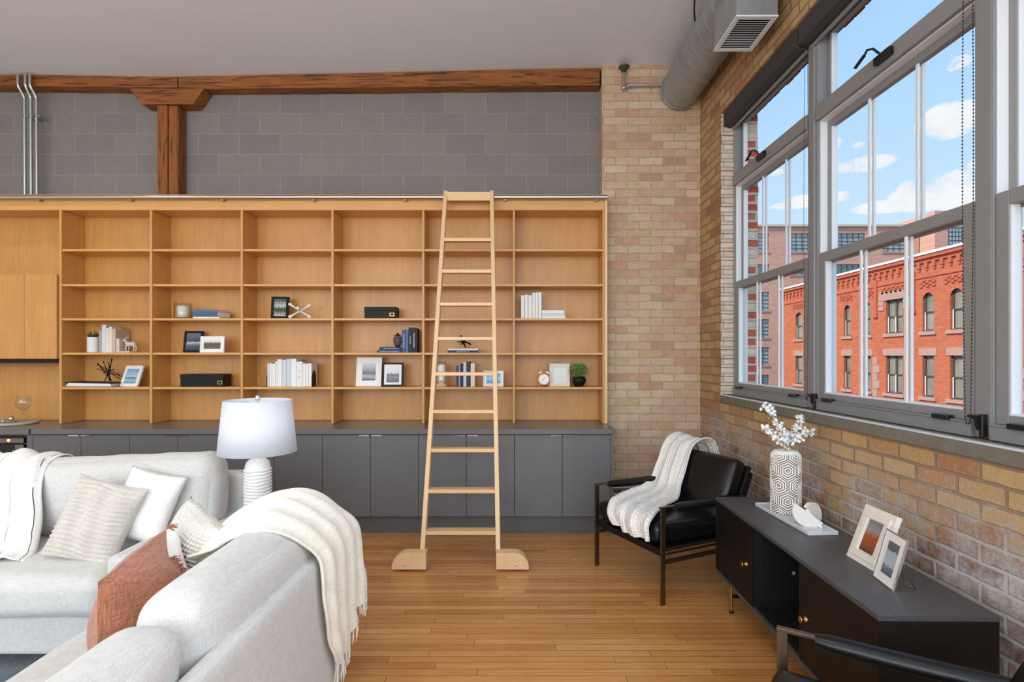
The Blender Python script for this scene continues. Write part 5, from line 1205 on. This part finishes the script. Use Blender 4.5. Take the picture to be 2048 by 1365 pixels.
# pipe with valve, upper corner
YPp = 5.20
t = thing('valve_pipe', 'small galvanised pipe with round valve at the ceiling above the brick corner', 'pipe', P(1248, 138, YPp)); O = P(1248, 138, YPp)
m = MB(); m.M = Matrix.Translation(-O); a = P(1248, 145, YPp); b = P(1248, 176, YPp); m.cyl(a, b, .014, 12); m.sphere(b, .024, 12); e = P(1258, 170.5, YPp); e2 = P(1345, 170, YPp); m.tube([b+Vector((0, 0, .01)), e, P(1264, 170.5, YPp)], .019, 12); m.cyl(P(1262, 170.5, YPp), e2, .0135, 12); m.build('pipe', M_galvp, t)
m = MB(); m.M = Matrix.Translation(-O); m.lathe([(0, .03), (.045, .028), (.055, .018), (.045, .008), (.03, .0), (.022, -.03), (0, -.03)], 24, tuple(P(1248, 138, YPp))); m.build('flange', mat('old_bronze', (.10, .12, .07), .45, .8, var=.3, vs=30), t)
# two low pipes along the brick wall behind the chair
for i, (py, lb) in enumerate(((976.5, 'upper'), (989, 'lower'))):
    z = H-(py-CY)*5.19/F; o = MB().cyl(((.87), 5.19, z), (1.775, 5.19, z), .016, 14).build('wall_pipe', M_galvp); tag(o, '%s of two silver pipes low on the brick wall behind the armchair' % lb, 'pipe', 'low wall pipes')
m = MB(); z1_ = H-(976.5-CY)*5.19/F; z2_ = H-(989-CY)*5.19/F
for x in (1.02, 1.55): m.box(x-.006, x+.006, 5.206, YB, z2_-.03, z1_+.03); m.cyl((x, 5.19, z1_-.001), (x+.0, 5.19, z1_+.001), .019, 10)
tag(m.build('pipe_bracket', M_galvp), 'small brackets holding the two low silver pipes to the brick', 'bracket')
# outlet plate on a cabinet door
o = MB().box(-.022, .022, -.006, -.0005, -.012, .012).build('wall_outlet', M_blackpl, bevel=.002); o.location = (cx_(679), YD, cz(1018)); tag(o, 'tiny black plate on a grey cabinet door behind the sofa throw', 'outlet')
# ================================================================== OUTSIDE
XF = 23.0
struct(MB().box(2.2, 120, -60, 160, -10.3, -10).build('ground', mat('asphalt', lin(96, 94, 92), .9, var=.1, vs=.5)))
M_rb = brickmat('orange_red_brick', 'y', .42, .15, .014, [(0, lin(204, 110, 76)), (.5, lin(214, 120, 86)), (1, lin(196, 104, 72))], lin(196, 118, 90), .3, .12, warp=.01)
M_rbx = mat('orange_red_brick_trim', lin(196, 106, 80), .9, var=.08, vs=3)
M_stone = mat('pinkish_sandstone', lin(196, 152, 136), .85, var=.08, vs=3, bs=.2)
M_tan = brickmat('tan_brick', 'x', .5, .2, .014, [(0, lin(226, 174, 152)), (.5, lin(232, 182, 160)), (1, lin(220, 166, 144))], lin(214, 176, 158), .3, .1, warp=.01)
M_coping = mat('white_coping', lin(232, 232, 236), .6, var=.03)
M_wout = mat('dark_bronze_window', lin(92, 84, 82), .5)
M_wpale = mat('pale_window_edge', lin(226, 222, 216), .5)
M_pane = mat('facade_glass', lin(150, 140, 122), .12, var=.45, vs=.9, spec=.8)
M_paneg = mat('facade_glass_blue', lin(182, 200, 204), .15, var=.2, vs=.7, spec=.8)
def facade(mb, u0, u1, v0, v1, ops, put, depth):    # wall with rectangular holes and reveals
    us = sorted({u0, u1, *[o[0] for o in ops], *[o[1] for o in ops]}); vv = sorted({v0, v1, *[o[2] for o in ops], *[o[3] for o in ops]})
    for a, b in zip(us, us[1:]):
        for c, d in zip(vv, vv[1:]):
            mu, mv_ = (a+b)/2, (c+d)/2
            if any(o[0] < mu < o[1] and o[2] < mv_ < o[3] for o in ops): continue
            mb.add([put(a, c, 0), put(b, c, 0), put(b, d, 0), put(a, d, 0)], [(0, 1, 2, 3)])
    for (a, b, c, d) in [o[:4] for o in ops]:
        q = [(a, c), (b, c), (b, d), (a, d)]
        for i in range(4):
            p0, p1 = q[i], q[(i+1) % 4]; mb.add([put(*p0, 0), put(*p1, 0), put(*p1, depth), put(*p0, depth)], [(3, 2, 1, 0)])
def yof(px): return XF*F/(px-CX)
t = thing('brick_building', 'orange-red brick building with arched windows across the street', 'building', (XF, 31, -10)); O = Vector((XF, 31, -10))
W1 = [(1594, 1604), (1687.5, 1701.4), (1727.8, 1741.4), (1771.8, 1805.5), (1845, 1867.8), (1900, 1926.4)]
wins = []
for k, (a, b) in enumerate(W1):
    ya, yb = yof(b), yof(a)
    if k == 0: ya, yb = 43.7, 44.8
    wins.append((ya, yb, 2.94, 5.10 if k != 3 else 5.0, k != 3)); wins.append((ya, yb, -.72, 1.585, False)); wins.append((ya, yb, -4.4, -2.1, False))
for yc in (25.9, 22.8, 20.9, 18.3): wins += [(yc-.42, yc+.42, 2.94, 5.1, True), (yc-.42, yc+.42, -.72, 1.585, False), (yc-.42, yc+.42, -4.4, -2.1, False)]
for yc in (41.4,): wins += [(yc-.4, yc+.4, -.72, 1.585, False)]
m = MB(); m.M = Matrix.Translation(-O); put = lambda u, v, d: (XF+d, u, v)
facade(m, 15, 47.2, -10, 7.25, wins, put, .22)
m.box(XF+.3, XF+14, 15, 47.2, -10, 6.9); m.box(XF, XF+.3, 47.0, 47.2, -10, 7.25)
for (a, b, c, d, ar) in wins:       # segmental arch corners
    if ar:
        h_ = .30; N = 8; R_ = [(a+(b-a)*i/N, d-h_*(2*i/N-1)**2) for i in range(N+1)]
        for i in range(N): m.add([put(R_[i][0], R_[i][1], 0), put(R_[i+1][0], R_[i+1][1], 0), put(R_[i+1][0], d, 0), put(R_[i][0], d, 0)], [(0, 1, 2, 3)])
m.build('wall', M_rb, t)
c = MB(); c.M = Matrix.Translation(-O); c.box(XF-.16, XF+.3, 15, 47.3, 7.02, 7.22); c.box(XF-.06, XF, 15, 47.2, 5.95, 6.05); y = 15.2
c.box(XF-.11, XF, 15, 47.2, 6.80, 6.88)
while y < 47: c.box(XF-.12, XF, y, y+.22, 6.50, 6.80); c.box(XF-.07, XF, y+.04, y+.18, 6.34, 6.5); y += .56
c.build('cornice', M_rbx, t)
c = MB(); c.M = Matrix.Translation(-O); c.box(XF-.22, XF+.4, 15, 47.35, 7.22, 7.36); c.build('coping', M_coping, t)
def pan(ya, yb, za, zb2):
    c = MB(); c.M = Matrix.Translation(-O); n = max(2, int((yb-ya)/.2)); mm = 4
    for i in range(n):
        for j in range(mm):
            if (i+j) % 2 == 0: c.box(XF-.06, XF, ya+(yb-ya)*i/n, ya+(yb-ya)*(i+1)/n, za+(zb2-za)*j/mm, za+(zb2-za)*(j+1)/mm)
    c.build('brick_panel', M_rbx, t)
for (a, b) in ((43.2, 45.2), (37.2, 38.6), (34.9, 36.0), (32.0, 34.2), (29.8, 31.0), (27.6, 29.2), (24.0, 25.4)): pan(a, b, 5.42, 5.85)
for yc in (39.3, 34.75, 31.45, 26.9): c = MB(); c.M = Matrix.Translation(-O); c.box(XF-.09, XF, yc-.13, yc+.13, 4.2, 6.4); c.box(XF-.14, XF, yc-.2, yc+.2, 4.0, 4.2); c.build('pilaster', M_rbx, t)
for (a, b, z0_, z1_, ar) in wins:
    wd = b-a; dbl = wd > 1.2
    s_ = MB(); s_.M = Matrix.Translation(-O); s_.box(XF-.10, XF+.1, a-.2, b+.2, z0_-.2, z0_); s_.build('sill', M_stone, t)
    if not ar and z0_ < 3: s_ = MB(); s_.M = Matrix.Translation(-O); s_.box(XF-.05, XF+.1, a-.22, b+.22, z1_, z1_+.42); s_.build('lintel', M_stone, t)
    f = MB(); f.M = Matrix.Translation(-O); x0, x1 = XF+.12, XF+.2
    for (p0, p1, q0, q1) in ((a, a+.08, z0_, z1_), (b-.08, b, z0_, z1_), (a, b, z0_, z0_+.10), (a, b, z1_-.14, z1_), (a, b, (z0_+z1_)/2-.035, (z0_+z1_)/2+.035))+(((((a+b)/2-.06), ((a+b)/2+.06), z0_, z1_),) if dbl else ()): f.box(x0, x1, p0, p1, q0, q1)
    fo = f.build('window', M_wout, t)
    e = MB(); e.M = Matrix.Translation(-O); e.box(XF+.10, XF+.119, b-.12, b-.04, z0_+.05, (z0_+z1_)/2); 
    if dbl: e.box(XF+.10, XF+.119, (a+b)/2-.03, (a+b)/2+.05, z0_+.05, (z0_+z1_)/2)
    e.build('storm_edge', M_wpale, fo)
    p_ = MB(); p_.M = Matrix.Translation(-O); p_.box(XF+.2, XF+.22, a, b, z0_, z1_); p_.build('pane', M_pane, fo)
q = MB(); q.M = Matrix.Translation(-O); q.box(XF-.06, XF, 32.2-.35, 34.0+.45, 5.0, 5.55)
for yq, s_ in ((34.0, 1), (32.25, -1)):
    for k in range(2): q.box(XF-.06, XF, min(yq, yq+s_*.5), max(yq, yq+s_*.5), 4.4+.32*k, 4.70+.32*k)
for yq in (40.0, 34.9, 25.0):
    for k in range(24):
        w_ = .5 if k % 2 else .3; z_ = -10+.5*k
        if z_ < 1.3: q.box(XF-.05, XF, yq-w_, yq+.15, z_, z_+.48)
q.build('stone_quoin', M_stone, t)
# tan building beyond the cross street
YT = 62.0; KT = YT/F
t = thing('brick_building', 'hazy tan brick warehouse with gridded steel windows, farther off', 'building', (38, YT, -10)); O2 = Vector((38, YT, -10))
def gx(px): return (px-CX)*KT
def gz(py): return H-(py-CY)*KT
tw = []
for (a, b) in ((1480, 1503), (1514, 1538), (1581, 1617), (1673, 1730), (1765, 1812)):
    for (c_, d_) in ((504, 467), (550, 529), (590, 571), (622, 584) if a < 1540 else (640, 600), (676, 639), (731, 695), (775, 750)): tw.append((gx(a), gx(b), gz(c_), gz(d_)))
tw = [w_ for i, w_ in enumerate(tw) if (i % 7) not in (2,)]
m = MB(); m.M = Matrix.Translation(-O2); put2 = lambda u, v, d: (u, YT+d, v); facade(m, gx(1400), gx(1838), -10, gz(452), tw, put2, .25)
m.box(gx(1400), gx(1838), YT+.4, YT+22, -10, gz(454)); m.box(gx(1840), gx(2010), YT-2.2, YT+20, -10, gz(432)); m.build('wall', M_tan, t)
m = MB(); m.M = Matrix.Translation(-O2); m.box(gx(1398), gx(1839), YT-.25, YT+.5, gz(454), gz(450)); m.box(gx(1555), gx(1812), YT+6, YT+14, gz(456), gz(436)); m.build('parapet', mat('pale_parapet', lin(214, 206, 186), .8), t)
for (a, b, c_, d_) in tw:
    f = MB(); f.M = Matrix.Translation(-O2); nx = max(2, int((b-a)/.55)); nz = 5
    for i in range(nx+1): x = a+(b-a)*i/nx; f.box(x-.035, x+.035, YT+.1, YT+.18, c_, d_)
    for j in range(nz+1): z = c_+(d_-c_)*j/nz; f.box(a, b, YT+.1, YT+.18, z-.03, z+.03)
    fo = f.build('window', mat('steel_window', lin(96, 106, 112), .6), t); p_ = MB(); p_.M = Matrix.Translation(-O2); p_.box(a, b, YT+.18, YT+.2, c_, d_); p_.build('pane', M_paneg, fo)
    s_ = MB(); s_.M = Matrix.Translation(-O2); s_.box(a-.1, b+.1, YT-.08, YT+.1, c_-.2, c_); s_.build('sill', M_stone, t)
f = MB(); f.M = Matrix.Translation(-O2); a, b, c_, d_ = gx(1866), gx(1891), gz(498), gz(465)
for i in range(5): x = a+(b-a)*i/4; f.box(x-.04, x+.04, YT-2.28, YT-2.2, c_, d_)
for j in range(5): z = c_+(d_-c_)*j/4; f.box(a, b, YT-2.28, YT-2.2, z-.04, z+.04)
fo = f.build('window', MATS['steel_window'], t); p_ = MB(); p_.M = Matrix.Translation(-O2); p_.box(a, b, YT-2.24, YT-2.22, c_, d_); p_.build('pane', M_paneg, fo)
